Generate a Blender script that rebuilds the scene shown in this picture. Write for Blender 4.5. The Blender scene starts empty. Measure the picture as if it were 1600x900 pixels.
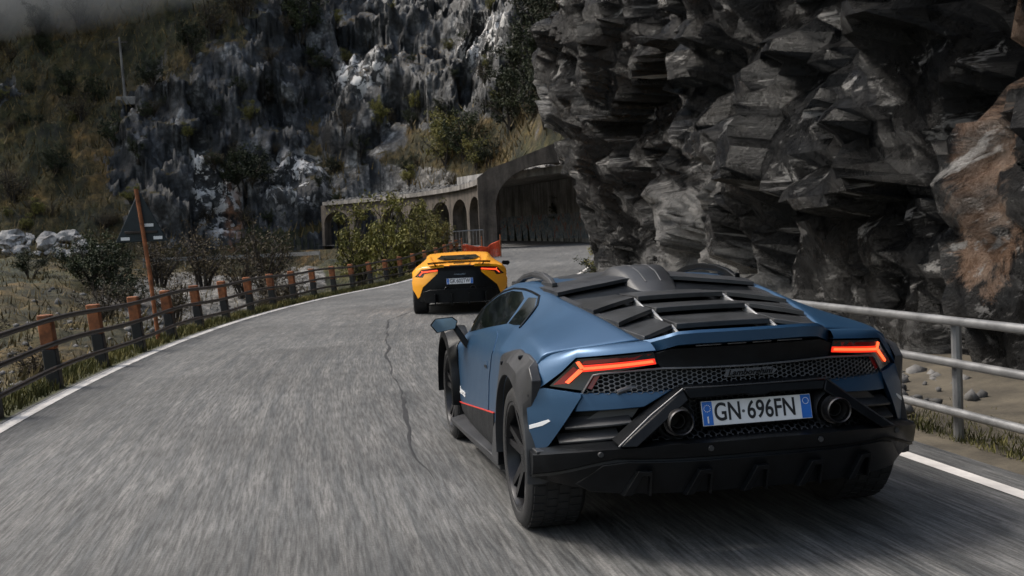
import bpy, bmesh, math, random
import numpy as np
from mathutils import Vector, Matrix
from mathutils.bvhtree import BVHTree

scn = bpy.context.scene
col = scn.collection
random.seed(11)
RNG = np.random.default_rng(11)

# ---------------------------------------------------------------- camera
cam_d = bpy.data.cameras.new("camera")
cam = bpy.data.objects.new("camera", cam_d)
col.objects.link(cam)
yaw, pit, rol = -0.1842, -0.0458, 0.0449
fwd = Vector((-math.sin(yaw) * math.cos(pit), math.cos(yaw) * math.cos(pit), math.sin(pit)))
rgt = Vector((math.cos(yaw), math.sin(yaw), 0))
upv = rgt.cross(fwd)
r2 = math.cos(rol) * rgt - math.sin(rol) * upv
u2 = math.sin(rol) * rgt + math.cos(rol) * upv
mw = Matrix((r2, u2, -fwd)).transposed().to_4x4()
mw.translation = Vector((-1.9504, -5.4577, 1.4634))
cam.matrix_world = mw
cam_d.sensor_width = 36.0
cam_d.lens = 1723.2 / 1600 * 36
cam_d.clip_start = 0.1
cam_d.clip_end = 3000
cam_d.dof.use_dof = True
cam_d.dof.focus_distance = 5.2
cam_d.dof.aperture_fstop = 10.0
scn.camera = cam

# ---------------------------------------------------------------- sky and sun (overcast mountain day)
SUN_EL, SUN_AZ = math.radians(52), math.radians(-62)      # azimuth from +y towards +x
world = bpy.data.worlds.new("World")
scn.world = world
world.use_nodes = True
wn = world.node_tree
bg = wn.nodes["Background"]
sky = wn.nodes.new("ShaderNodeTexSky")
sky.sky_type = 'NISHITA'
sky.sun_disc = False
sky.sun_elevation = SUN_EL
sky.sun_rotation = SUN_AZ
sky.air_density = 1.6
sky.dust_density = 4.0
hs = wn.nodes.new("ShaderNodeHueSaturation")          # cloud-whitened sky
hs.inputs["Saturation"].default_value = 0.8
wn.links.new(sky.outputs[0], hs.inputs["Color"])
wn.links.new(hs.outputs[0], bg.inputs[0])
bg.inputs[1].default_value = 0.10
sun_d = bpy.data.lights.new("sun", 'SUN')
sun_d.energy = 1.5
sun_d.angle = math.radians(14)
sun_d.color = (1.0, 0.95, 0.88)
sun = bpy.data.objects.new("sun", sun_d)
col.objects.link(sun)
sd = Vector((math.sin(SUN_AZ) * math.cos(SUN_EL), math.cos(SUN_AZ) * math.cos(SUN_EL), math.sin(SUN_EL)))
sun.rotation_euler = sd.to_track_quat('Z', 'Y').to_euler()
scn.view_settings.view_transform = 'Standard'
scn.view_settings.look = 'None'
scn.view_settings.gamma = 1
scn.view_settings.exposure = 1.0
scn.view_settings.use_curve_mapping = False
scn.render.engine = 'CYCLES'
scn.cycles.use_denoising = True
scn.cycles.max_bounces = 6
scn.cycles.use_adaptive_sampling = True

# ---------------------------------------------------------------- helpers
def tag(o, label=None, cat=None, group=None, kind=None):
    if label: o["label"] = label
    if cat: o["category"] = cat
    if group: o["group"] = group
    if kind: o["kind"] = kind
    return o

def link(name, me, mat=None, parent=None, smooth=False):
    o = bpy.data.objects.new(name, me)
    col.objects.link(o)
    if mat is not None:
        if not isinstance(mat, (list, tuple)): mat = [mat]
        for m in mat: me.materials.append(m)
    if parent is not None: o.parent = parent
    if smooth:
        me.polygons.foreach_set("use_smooth", [True] * len(me.polygons))
    return o

def bm_obj(name, bm, mat=None, parent=None, smooth=False):
    me = bpy.data.meshes.new(name)
    bmesh.ops.recalc_face_normals(bm, faces=bm.faces)
    bm.to_mesh(me)
    bm.free()
    return link(name, me, mat, parent, smooth)

def np_obj(name, v, f, mat=None, parent=None, smooth=False):
    me = bpy.data.meshes.new(name)
    v = np.asarray(v, np.float32); f = np.asarray(f, np.int32)
    n = f.shape[1]
    me.vertices.add(len(v)); me.vertices.foreach_set("co", v.ravel())
    me.loops.add(f.size); me.loops.foreach_set("vertex_index", f.ravel())
    me.polygons.add(len(f))
    me.polygons.foreach_set("loop_start", np.arange(0, f.size, n, dtype=np.int32))
    me.update(calc_edges=True)
    me.validate()
    return link(name, me, mat, parent, smooth)

def empty(name, loc=(0, 0, 0), rz=0):
    o = bpy.data.objects.new(name, None)
    col.objects.link(o)
    o.location = loc
    o.rotation_euler = (0, 0, rz)
    o.empty_display_size = 0.2
    return o

def copy_tree(o, parent=None):
    c = o.copy(); col.objects.link(c); c.parent = parent
    for ch in o.children: copy_tree(ch, c)
    return c

def add_box(bm, lo, hi, M=None):
    vs = [bm.verts.new((x, y, z)) for x in (lo[0], hi[0]) for y in (lo[1], hi[1]) for z in (lo[2], hi[2])]
    for q in ((0, 1, 3, 2), (4, 6, 7, 5), (0, 4, 5, 1), (2, 3, 7, 6), (0, 2, 6, 4), (1, 5, 7, 3)):
        bm.faces.new([vs[i] for i in q])
    if M is not None: bmesh.ops.transform(bm, matrix=M, verts=vs)
    return vs

def add_tube(bm, pts, r, n=10, caps=True, closed=False):
    pts = [Vector(p) for p in pts]
    rings = []
    N = len(pts)
    for i, p in enumerate(pts):
        a = pts[(i - 1) % N] if (i > 0 or closed) else p
        b = pts[(i + 1) % N] if (i < N - 1 or closed) else p
        t = (b - a).normalized()
        ref = Vector((0, 0, 1)) if abs(t.z) < .9 else Vector((1, 0, 0))
        u = t.cross(ref).normalized(); w = u.cross(t)
        rr = r[i] if isinstance(r, (list, tuple)) else r
        rings.append([bm.verts.new(p + rr * (math.cos(2 * math.pi * k / n) * u + math.sin(2 * math.pi * k / n) * w)) for k in range(n)])
    for i in range(N - 1 + (1 if closed else 0)):
        A, B = rings[i], rings[(i + 1) % N]
        for k in range(n):
            bm.faces.new((A[k], A[(k + 1) % n], B[(k + 1) % n], B[k]))
    if caps and not closed:
        bm.faces.new(rings[0][::-1]); bm.faces.new(rings[-1])

def add_lathe(bm, prof, axis_o, n=40, close=False):
    """prof: list of (along x, radius); spun around the x axis through axis_o."""
    rings = []
    for (a, r) in prof:
        rings.append([bm.verts.new((axis_o[0] + a, axis_o[1] + r * math.cos(2 * math.pi * k / n), axis_o[2] + r * math.sin(2 * math.pi * k / n))) for k in range(n)])
    m = len(rings)
    for i in range(m - (0 if close else 1)):
        A, B = rings[i], rings[(i + 1) % m]
        for k in range(n):
            bm.faces.new((A[k], A[(k + 1) % n], B[(k + 1) % n], B[k]))

# numpy noise -------------------------------------------------------------
def _h(ix, iy, iz, seed):
    h = (ix * 374761393 + iy * 668265263 + iz * 2147483647 + seed * 1274126177) & 0xFFFFFFFF
    h = ((h ^ (h >> 13)) * 1274126177) & 0xFFFFFFFF
    h = ((h ^ (h >> 16)) * 2246822519) & 0xFFFFFFFF
    return ((h ^ (h >> 15)) & 0xFFFFFF) / float(0xFFFFFF)

def vnoise(x, y, z, seed=0):
    x, y, z = np.broadcast_arrays(np.asarray(x, float), np.asarray(y, float), np.asarray(z, float))
    ix, iy, iz = np.floor(x).astype(np.int64), np.floor(y).astype(np.int64), np.floor(z).astype(np.int64)
    fx, fy, fz = x - ix, y - iy, z - iz
    fx, fy, fz = [t * t * t * (t * (t * 6 - 15) + 10) for t in (fx, fy, fz)]
    r = 0
    for dx in (0, 1):
        for dy in (0, 1):
            for dz in (0, 1):
                w = (fx if dx else 1 - fx) * (fy if dy else 1 - fy) * (fz if dz else 1 - fz)
                r = r + w * _h(ix + dx, iy + dy, iz + dz, seed)
    return r * 2 - 1

def fbm(x, y, z, o=4, seed=0, gain=.5, lac=2.03):
    a, s, t = 1.0, 0.0, 0.0
    for i in range(o):
        s = s + a * vnoise(x * lac ** i, y * lac ** i, z * lac ** i, seed + i * 17); t += a; a *= gain
    return s / t

def ridged(x, y, z, o=4, seed=0, gain=.5, lac=2.1):
    a, s, t = 1.0, 0.0, 0.0
    for i in range(o):
        s = s + a * (1 - np.abs(vnoise(x * lac ** i, y * lac ** i, z * lac ** i, seed + i * 31)) * 2); t += a; a *= gain
    return s / t

def facets(x, y, z, seed=0):
    """broken planar facets: every cell a tilted plane of its own"""
    x, y, z = np.broadcast_arrays(np.asarray(x, float), np.asarray(y, float), np.asarray(z, float))
    ix, iy, iz = np.floor(x).astype(np.int64), np.floor(y).astype(np.int64), np.floor(z).astype(np.int64)
    best = np.full(x.shape, 9.0); out = np.zeros(x.shape)
    for dx in (-1, 0, 1):
        for dy in (-1, 0, 1):
            for dz in (-1, 0, 1):
                a, b, c = ix + dx, iy + dy, iz + dz
                qx = x - (a + _h(a, b, c, seed)); qy = y - (b + _h(a, b, c, seed + 1)); qz = z - (c + _h(a, b, c, seed + 2))
                d = qx * qx + qy * qy + qz * qz
                v = _h(a, b, c, seed + 3) - .5 + qx * (_h(a, b, c, seed + 4) - .5) * 1.6 + qy * (_h(a, b, c, seed + 5) - .5) * 1.6 + qz * (_h(a, b, c, seed + 6) - .5) * 1.6
                m = d < best
                best = np.where(m, d, best); out = np.where(m, v, out)
    return out

def sstep(a, b, x):
    t = np.clip((np.asarray(x, float) - a) / (b - a), 0, 1)
    return t * t * (3 - 2 * t)

# materials -----------------------------------------------------------------
def new_mat(name):
    m = bpy.data.materials.new(name)
    m.use_nodes = True
    return m, m.node_tree, m.node_tree.nodes["Principled BSDF"]

def N(nt, t, **kw):
    n = nt.nodes.new(t)
    for k, v in kw.items():
        if k.startswith("i_"):
            n.inputs[k[2:].replace("_", " ")].default_value = v
        else: setattr(n, k, v)
    return n

def noise_node(nt, vec, scale, detail=4, rough=.6, dist=0.0):
    n = nt.nodes.new("ShaderNodeTexNoise")
    n.inputs["Scale"].default_value = scale
    n.inputs["Detail"].default_value = detail
    n.inputs["Roughness"].default_value = rough
    n.inputs["Distortion"].default_value = dist
    if vec is not None: nt.links.new(vec, n.inputs["Vector"])
    return n

def ramp(nt, fac, stops):
    r = nt.nodes.new("ShaderNodeValToRGB")
    el = r.color_ramp.elements
    while len(el) < len(stops): el.new(.5)
    for e, (p, c) in zip(el, stops):
        e.position = p
        e.color = (c, c, c, 1) if isinstance(c, (int, float)) else (*c, 1)
    nt.links.new(fac, r.inputs[0])
    return r

def mixc(nt, fac, a, b, mode='MIX'):
    m = nt.nodes.new("ShaderNodeMix")
    m.data_type = 'RGBA'; m.blend_type = mode
    for s, v in ((0, fac), (6, a), (7, b)):
        if isinstance(v, (int, float)): m.inputs[s].default_value = v
        elif isinstance(v, tuple): m.inputs[s].default_value = (*v, 1)
        else: nt.links.new(v, m.inputs[s])
    return m.outputs[2]

def bump(nt, bs, height, strength, dist):
    b = nt.nodes.new("ShaderNodeBump")
    b.inputs["Strength"].default_value = strength
    b.inputs["Distance"].default_value = dist
    nt.links.new(height, b.inputs["Height"])
    nt.links.new(b.outputs[0], bs.inputs["Normal"])

def simple_mat(name, c, rough=.5, metal=0.0, var=.25, scale=6.0, bumps=0.0, bscale=60.0, spec=.5, coat=0.0):
    m, nt, bs = new_mat(name)
    tc = N(nt, "ShaderNodeTexCoord")
    n = noise_node(nt, tc.outputs["Object"], scale, 5, .65)
    lo = tuple(x * (1 - var) for x in c); hi = tuple(min(1, x * (1 + var)) for x in c)
    r = ramp(nt, n.outputs[0], [(.3, lo), (.7, hi)])
    nt.links.new(r.outputs[0], bs.inputs["Base Color"])
    rr = ramp(nt, n.outputs[0], [(.3, max(0, rough - .06)), (.7, min(1, rough + .08))])
    nt.links.new(rr.outputs[0], bs.inputs["Roughness"])
    bs.inputs["Metallic"].default_value = metal
    bs.inputs["Specular IOR Level"].default_value = spec
    bs.inputs["Coat Weight"].default_value = coat
    if bumps:
        b = noise_node(nt, tc.outputs["Object"], bscale, 3)
        bump(nt, bs, b.outputs[0], bumps, .01)
    return m

# ================================================================ road path
DS = .25
_S = np.arange(-40, 112, DS)
_k = np.where(_S < 4, 0, np.where(_S < 31, 1 / 76, np.where(_S < 42, 0, np.where(_S < 55, -.19 / 13, -1 / 75))))
_th = np.cumsum(_k) * DS
_th -= np.interp(0, _S, _th)
_x = np.cumsum(np.sin(_th)) * DS; _y = np.cumsum(np.cos(_th)) * DS
_x += -1.47 - np.interp(0, _S, _x); _y += -np.interp(0, _S, _y)
def zroad(s): return .95 * sstep(30, 60, s) + .012 * np.maximum(0, np.asarray(s, float) - 60)
def road(s, off, dz=0.0):
    s = np.asarray(s, float); t = np.interp(s, _S, _th)
    return np.stack(np.broadcast_arrays(np.interp(s, _S, _x) + off * np.cos(t), np.interp(s, _S, _y) - off * np.sin(t), zroad(s) + dz), -1)
def road_v(s, off, dz=0.0): return Vector([float(a) for a in road(s, off, dz)])
def nearest(x, y):
    """(s, off) of plan points"""
    x = np.ravel(x); y = np.ravel(y); so = np.empty_like(x); of = np.empty_like(x)
    px, py, ps, pt = _x[::4], _y[::4], _S[::4], _th[::4]
    for a in range(0, len(x), 20000):
        b = slice(a, a + 20000)
        dx = x[b, None] - px[None]; dy = y[b, None] - py[None]
        k = np.argmin(dx * dx + dy * dy, 1); r = np.arange(len(k))
        al = dx[r, k] * np.sin(pt[k]) + dy[r, k] * np.cos(pt[k])
        so[b] = ps[k] + al; of[b] = dx[r, k] * np.cos(pt[k]) - dy[r, k] * np.sin(pt[k])
    return so, of

def strip(name, s0, s1, offs, dz, mat, ds=.5, parent=None, kind=None):
    s = np.arange(s0, s1 + 1e-6, ds); n, m = len(s), len(offs)
    v = np.concatenate([road(s, o, dz[i] if isinstance(dz, (list, tuple)) else dz)[:, None] for i, o in enumerate(offs)], 1).reshape(-1, 3)
    i, j = np.meshgrid(np.arange(n - 1), np.arange(m - 1), indexing='ij')
    a = (i * m + j).ravel()
    f = np.stack([a, a + 1, a + m + 1, a + m], 1)
    o = np_obj(name, v, f, mat, parent, True)
    uv = o.data.uv_layers.new(name="along")
    S_, O_ = np.meshgrid(s, np.asarray(offs, float), indexing='ij')
    co = np.stack([S_.ravel(), O_.ravel()], 1)[f.ravel()]
    uv.data.foreach_set("uv", co.astype(np.float32).ravel())
    if kind: o["kind"] = kind
    return o

def asphalt_mat():
    m, nt, bs = new_mat("worn_asphalt")
    uv = N(nt, "ShaderNodeUVMap", uv_map="along")
    mp = N(nt, "ShaderNodeMapping"); mp.inputs["Scale"].default_value = (.5, 9.0, 1)      # wear drawn out along the lane
    nt.links.new(uv.outputs[0], mp.inputs[0])
    tc = N(nt, "ShaderNodeTexCoord")
    big = noise_node(nt, tc.outputs["Object"], .22, 4, .6)
    mp3 = N(nt, "ShaderNodeMapping"); mp3.inputs["Scale"].default_value = (2.6, 48.0, 1)
    nt.links.new(uv.outputs[0], mp3.inputs[0])
    fine_st = noise_node(nt, mp3.outputs[0], 1.0, 4, .7)
    streak = noise_node(nt, mp.outputs[0], 1.0, 5, .7)
    grit = noise_node(nt, tc.outputs["Object"], 55, 5, .85)
    patch = noise_node(nt, tc.outputs["Object"], .7, 5, .65)
    c1 = ramp(nt, streak.outputs[0], [(.28, (.052, .056, .059)), (.5, (.106, .106, .104)), (.75, (.19, .184, .176))])
    c2 = ramp(nt, big.outputs[0], [(.3, .62), (.7, 1.18)])
    c = mixc(nt, 1.0, c1.outputs[0], c2.outputs[0], 'MULTIPLY')
    c3 = ramp(nt, fine_st.outputs[0], [(.36, .38), (.64, 1.65)])
    c = mixc(nt, .8, c, c3.outputs[0], 'MULTIPLY')
    cg = ramp(nt, grit.outputs[0], [(.3, .55), (.75, 1.5)])
    c = mixc(nt, .85, c, cg.outputs[0], 'MULTIPLY')
    cp = ramp(nt, patch.outputs[0], [(.42, .72), (.55, 1.0)])
    c = mixc(nt, .6, c, cp.outputs[0], 'MULTIPLY')
    nt.links.new(c, bs.inputs["Base Color"])
    r = ramp(nt, streak.outputs[0], [(.3, .62), (.7, .85)])
    nt.links.new(r.outputs[0], bs.inputs["Roughness"])
    bump(nt, bs, grit.outputs[0], .6, .006)
    return m
M_ASPH = asphalt_mat()
M_LINE = simple_mat("road_paint_white", (.60, .57, .54), .6, 0, .25, 3.0, .3, 90)
M_CRACK = simple_mat("tar_crack", (.018, .018, .019), .6, 0, .3, 8)
M_DIRT = simple_mat("verge_soil", (.085, .072, .052), .95, 0, .5, 2.2, .8, 30)
M_DIRTG = simple_mat("verge_grass_soil", (.060, .062, .028), .95, 0, .5, 2.5, .8, 30)
strip("road", -38, 106, [-3.29, -2, 0, 2, 3.42], 0.0, M_ASPH, .5, kind="structure")
strip("road_marking", -38, 54, [-3.23, -3.09], .005, M_LINE, .5, kind="structure")
strip("road_marking", -38, 54, [3.08, 3.185], .005, M_LINE, .5, kind="structure")
strip("verge", -38, 54, [3.40, 3.75, 4.6, 6.5], [-.02, -.005, .05, .25], M_DIRT, .5, kind="structure")
strip("verge", -38, 54, [-5.2, -4.3, -3.6, -3.25], [-.45, -.15, .015, -.012], M_DIRTG, .5, kind="structure")
# tarred crack wandering between the lanes
bm = bmesh.new(); pr = None
for k, s in enumerate(np.arange(1.2, 19, .1)):
    o = float(np.interp(s, [-3, .4, 2.3, 6, 10.4, 15.6, 18, 21], [.12, .17, .22, .36, .30, .10, .35, .7])) + .04 * float(vnoise(s * .9, 3.1, 0)) + .012 * float(vnoise(s * 3.2, 1, 0))
    w = (.003 + .016 * max(0, float(vnoise(s * 1.3, 9, 0))) + .010 * max(0, float(vnoise(s * 4.3, 2, 5)))) * min(1, (s - 1.1) / 2)
    a = [bm.verts.new(road_v(s, o - w, .0035)), bm.verts.new(road_v(s, o + w, .0035))]
    if pr: bm.faces.new((pr[0], pr[1], a[1], a[0]))
    pr = a
tag(bm_obj("road_crack", bm, M_CRACK), kind="structure")

# far ground sheet
bm = bmesh.new()
vs = [bm.verts.new(p) for p in ((-900, -900, -4.5), (900, -900, -4.5), (900, 900, -4.5), (-900, 900, -4.5))]
bm.faces.new(vs)
tag(bm_obj("ground", bm, M_DIRTG), kind="structure")

# ================================================================ mountainside
CAMP = np.array([-1.9504, -5.4577, 1.4634])
FW = np.array(fwd); RT = np.array(r2); UPV = np.array(u2)
def bearing(p):
    """bearing and rise of a point seen from the bend, in the units of the survey photograph"""
    d = p - CAMP; z = d @ FW
    z = np.where(z < 1, 1, z)
    return 800 + 1723.2 * (d @ RT) / z, 450 - 1723.2 * (d @ UPV) / z

def land_height(x, y):
    s, off = nearest(x, y)
    d = np.hypot(x - CAMP[0], y - CAMP[1])
    ang = np.arctan2(x - CAMP[0], y - CAMP[1]) - .1842
    bx = 800 + 1723.2 * np.tan(np.clip(ang, -1.2, 1.2))
    e = -off - 3.5
    zr_ = zroad(np.clip(s, -40, 60))
    n1 = fbm(x * .11, y * .11, 0, 4, 3); n2 = fbm(x * .5, y * .5, 0, 4, 5)
    z = zr_ - .12 - 1.9 * sstep(.5, 4.5, e) + 2.4 * sstep(5, 38, e) + (n1 * 1.7 + n2 * .5) * sstep(1.0, 6, e)
    z = np.where(e < .3, zr_ - .35, z)
    D0 = np.interp(bx, [-1500, -400, 0, 300, 515, 640, 737, 818, 890, 950, 1000, 1100], [105, 112, 106, 103, 106, 101, 92, 82, 72, 61, 53, 45]) + 2.5 * n1
    m = d - D0
    m = np.where((np.abs(off) < 4.9) & (s > 52) & (s < 107), np.minimum(m, 0), m)
    m = np.where((s < 53) & (off > -8), np.minimum(m, (off - 5.5)), m)
    slope = np.interp(bx, [-1500, 0, 150, 400, 600, 780, 900], [.72, .74, .95, 1.15, .95, .80, .80])
    up = np.maximum(0, m) * slope
    up = up + sstep(0, 25, m) * (6 * fbm(x * .03, y * .03, 1, 4, 21) + 1.3 * n2)
    z = z + np.maximum(0, up)
    z = np.where((off > -4) & (s < 52), np.minimum(z, np.where(off < 5, zr_ - .35, 60)), z)
    z = np.where((np.abs(off) < 4.9) & (s >= 50) & (s < 107), zr_ - .35 + .012 * np.maximum(0, s - 60), z)
    return z, s, off, m

ang = np.linspace(math.radians(-62), math.radians(22), 250)
ang = np.sort(np.concatenate([np.linspace(math.radians(-62), math.radians(-27), 60)[:-1], np.linspace(math.radians(-27), math.radians(6), 430), np.linspace(math.radians(6), math.radians(22), 60)[1:]])) + .1842
dist = np.concatenate([9 * 10 ** np.linspace(0, 1, 150)[:-1], np.arange(90, 176, .36), np.linspace(177, 340, 90)])
NA, ND = len(ang), len(dist)
AA, DD = np.meshgrid(ang, dist, indexing='ij')
X = CAMP[0] + np.sin(AA) * DD; Y_ = CAMP[1] + np.cos(AA) * DD
Z, Sg, Og, Mg = [a.reshape(X.shape) for a in land_height(X.ravel(), Y_.ravel())]
Pn = np.stack([X, Y_, Z], -1)
bx, by = bearing(Pn.reshape(-1, 3)); bx = bx.reshape(X.shape); by = by.reshape(X.shape)
nz = fbm(X * .06, Y_ * .06, Z * .06, 4, 41)
def blob(cx, cy, rx, ry, k=.25):
    q = np.sqrt(((bx - cx) / rx) ** 2 + ((by - cy) / ry) ** 2)
    return sstep(1 + k, 1 - k, q + .55 * nz)
rock = np.zeros_like(X)
for b in ((265, 270, 95, 150), (350, 180, 60, 130), (450, 300, 75, 70), (480, 90, 110, 130), (640, 70, 130, 120), (760, 80, 80, 90), (560, 190, 80, 70), (430, 190, 60, 90), (330, 360, 60, 50)):
    rock = np.maximum(rock, blob(*b))
rock *= sstep(-2, 3, Mg)
rock = np.maximum(rock, .55 * sstep(.25, .6, fbm(X * .09, Y_ * .09, Z * .09, 4, 77)) * sstep(2, 8, Mg))
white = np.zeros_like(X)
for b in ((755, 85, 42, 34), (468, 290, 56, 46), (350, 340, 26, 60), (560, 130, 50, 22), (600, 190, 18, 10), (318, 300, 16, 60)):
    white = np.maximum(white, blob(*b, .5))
scree = np.maximum(blob(600, 285, 110, 30, .4), np.maximum(blob(300, 470, 150, 45, .4), blob(460, 440, 40, 30, .4)))
# rock outcrops stand proud of the slope, broken by steep fissures
fis = ridged(X * .16, Y_ * .16, Z * .05, 4, 13) ; blk = fbm(X * .45, Y_ * .45, Z * .30, 4, 14)
led = np.abs(((Z * .16 + .5 * nz) % 1) - .5) * 2
tz = Z + .35 * X
fc = facets(X * .17, Y_ * .17, tz * .26, 5); fc2 = facets(X * .42, Y_ * .42, tz * .62, 15); fc3 = facets(X * .95, Y_ * .95, tz * 1.3, 25)
push = rock * (.8 + .4 * blk + .7 * led + 3.6 * fc + 1.15 * fc2 + .3 * fc3)
ok = (Mg > -1) & ~((np.abs(Og) < 9) & (Sg > 50) & (Sg < 108))
push = np.where(ok, push, 0)
Pn[..., 0] += -np.sin(AA) * push * .75; Pn[..., 1] += -np.cos(AA) * push * .75
Pn[..., 2] += push * .55 + np.where(ok, (1 - rock) * sstep(0, 5, Mg) * .8 * fbm(X * .7, Y_ * .7, 0, 4, 8), 0)
i, j = np.meshgrid(np.arange(NA - 1), np.arange(ND - 1), indexing='ij')
a = (i * ND + j).ravel()
F_ = np.stack([a, a + 1, a + ND + 1, a + ND], 1)
# leave the road corridor itself to the road mesh
cor = ((np.abs(Og) < 3.2) & (Sg < 105)).ravel()
keep = ~(cor[F_].all(1))
def land_mat():
    m, nt, bs = new_mat("mountainside")
    tc = N(nt, "ShaderNodeTexCoord"); P_ = tc.outputs["Object"]
    at = lambda n: N(nt, "ShaderNodeAttribute", attribute_name=n).outputs["Fac"]
    g1 = noise_node(nt, P_, .35, 8, .75); g2 = noise_node(nt, P_, 1.3, 7, .7); g3 = noise_node(nt, P_, .08, 4, .6)
    grass = ramp(nt, g1.outputs[0], [(.34, (.008, .010, .006)), (.46, (.030, .028, .011)), (.56, (.078, .056, .021)), (.70, (.185, .118, .044))])
    gd = ramp(nt, g2.outputs[0], [(.32, .25), (.7, 1.55)])
    grass = mixc(nt, .9, grass.outputs[0], gd.outputs[0], 'MULTIPLY')
    gt = ramp(nt, g3.outputs[0], [(.35, (.55, .78, .62)), (.65, (1.25, 1.0, .75))])
    grass = mixc(nt, 1.0, grass, gt.outputs[0], 'MULTIPLY')
    mp = N(nt, "ShaderNodeMapping"); mp.inputs["Scale"].default_value = (.5, .5, .30); mp.inputs["Rotation"].default_value = (.15, .25, 0)
    nt.links.new(P_, mp.inputs[0])
    r1 = noise_node(nt, mp.outputs[0], .85, 7, .62, .9); r2_ = noise_node(nt, P_, .75, 7, .66, .3)
    rk = ramp(nt, r1.outputs[0], [(.36, (.004, .005, .006)), (.47, (.020, .022, .025)), (.56, (.060, .062, .065)), (.68, (.20, .197, .192))])
    rd = ramp(nt, r2_.outputs[0], [(.38, .2), (.62, 1.8)])
    rk = mixc(nt, .9, rk.outputs[0], rd.outputs[0], 'MULTIPLY')
    def cracks(vec, sc_, w):
        v = N(nt, "ShaderNodeTexVoronoi", feature='DISTANCE_TO_EDGE'); v.inputs["Scale"].default_value = sc_
        dm = nt.nodes.new("ShaderNodeVectorMath"); dm.operation = 'ADD'
        nn = noise_node(nt, vec, sc_ * 1.7, 4, .6); nt.links.new(vec, dm.inputs[0])
        sc2 = nt.nodes.new("ShaderNodeVectorMath"); sc2.operation = 'SCALE'; nt.links.new(nn.outputs["Color"], sc2.inputs[0]); sc2.inputs["Scale"].default_value = .7 / sc_
        nt.links.new(sc2.outputs[0], dm.inputs[1]); nt.links.new(dm.outputs[0], v.inputs["Vector"])
        return ramp(nt, v.outputs["Distance"], [(0.0, .12), (w, 1.0)])
    rk = mixc(nt, .9, rk, cracks(mp.outputs[0], .9, .10).outputs[0], 'MULTIPLY')
    rk = mixc(nt, .7, rk, cracks(P_, .9, .12).outputs[0], 'MULTIPLY')
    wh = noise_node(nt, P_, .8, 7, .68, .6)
    # bright wet highlights painted into the rock colour where marked
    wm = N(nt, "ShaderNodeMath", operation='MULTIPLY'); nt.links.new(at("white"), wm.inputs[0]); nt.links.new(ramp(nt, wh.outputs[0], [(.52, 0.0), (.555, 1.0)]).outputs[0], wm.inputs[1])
    sc = noise_node(nt, P_, 1.6, 6, .7)
    scr = ramp(nt, sc.outputs[0], [(.36, (.03, .03, .03)), (.52, (.12, .115, .11)), (.68, (.36, .34, .32))])
    # rock shows where marked, broken up by noise
    rs = N(nt, "ShaderNodeMath", operation='ADD'); nt.links.new(at("rock"), rs.inputs[0])
    q = N(nt, "ShaderNodeMath", operation='MULTIPLY_ADD'); nt.links.new(g1.outputs[0], q.inputs[0]); q.inputs[1].default_value = 1.3; q.inputs[2].default_value = -.65
    nt.links.new(q.outputs[0], rs.inputs[1])
    ge = N(nt, "ShaderNodeNewGeometry"); gs = N(nt, "ShaderNodeSeparateXYZ"); nt.links.new(ge.outputs["True Normal"], gs.inputs[0])
    fl_ = N(nt, "ShaderNodeMath", operation='MULTIPLY_ADD'); nt.links.new(gs.outputs[2], fl_.inputs[0]); fl_.inputs[1].default_value = -1.7; fl_.inputs[2].default_value = .93   # grass holds on the flatter facets
    r5 = N(nt, "ShaderNodeMath", operation='ADD'); nt.links.new(rs.outputs[0], r5.inputs[0]); nt.links.new(fl_.outputs[0], r5.inputs[1])
    rm = ramp(nt, r5.outputs[0], [(.42, 0.0), (.60, 1.0)])
    c = mixc(nt, rm.outputs[0], grass, rk)
    ss = N(nt, "ShaderNodeMath", operation='MULTIPLY_ADD'); nt.links.new(g2.outputs[0], ss.inputs[0]); ss.inputs[1].default_value = 1.0; ss.inputs[2].default_value = -.5
    sa = N(nt, "ShaderNodeMath", operation='ADD'); nt.links.new(at("scree"), sa.inputs[0]); nt.links.new(ss.outputs[0], sa.inputs[1])
    c = mixc(nt, ramp(nt, sa.outputs[0], [(.45, 0.0), (.6, .85)]).outputs[0], c, scr.outputs[0])
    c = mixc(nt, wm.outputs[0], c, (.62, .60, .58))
    # rust-stained streaks on the rock
    mo = N(nt, "ShaderNodeMath", operation='MULTIPLY'); nt.links.new(at("rust"), mo.inputs[0]); nt.links.new(ramp(nt, r2_.outputs[0], [(.45, 0.0), (.6, .9)]).outputs[0], mo.inputs[1])
    c = mixc(nt, mo.outputs[0], c, (.32, .15, .075))
    nt.links.new(c, bs.inputs["Base Color"])
    bs.inputs["Roughness"].default_value = .85
    rr = ramp(nt, rm.outputs[0], [(0, .95), (1, .55)]); nt.links.new(rr.outputs[0], bs.inputs["Roughness"])
    hs = mixc(nt, .5, r1.outputs[0], g2.outputs[0])
    bump(nt, bs, hs, .9, .6)
    return m
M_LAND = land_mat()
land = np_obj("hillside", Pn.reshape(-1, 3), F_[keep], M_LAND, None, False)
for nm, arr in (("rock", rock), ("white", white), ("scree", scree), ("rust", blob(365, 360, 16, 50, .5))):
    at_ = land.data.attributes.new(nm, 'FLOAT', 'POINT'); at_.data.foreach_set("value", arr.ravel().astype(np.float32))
tag(land, kind="structure")
_g = bmesh.new(); _g.from_mesh(land.data); LAND_T = BVHTree.FromBMesh(_g); _g.free()
def land_z(x, y):
    h = LAND_T.ray_cast(Vector((x, y, 400)), Vector((0, 0, -1)))
    return h[0].z if h[0] is not None else 0.0
def land_hit(px, py):
    """where the line of sight of a surveyed bearing meets the land"""
    d = Vector(FW + (px - 800) / 1723.2 * RT - (py - 450) / 1723.2 * UPV)
    h = LAND_T.ray_cast(Vector(CAMP), d.normalized())
    return h[0]

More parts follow.
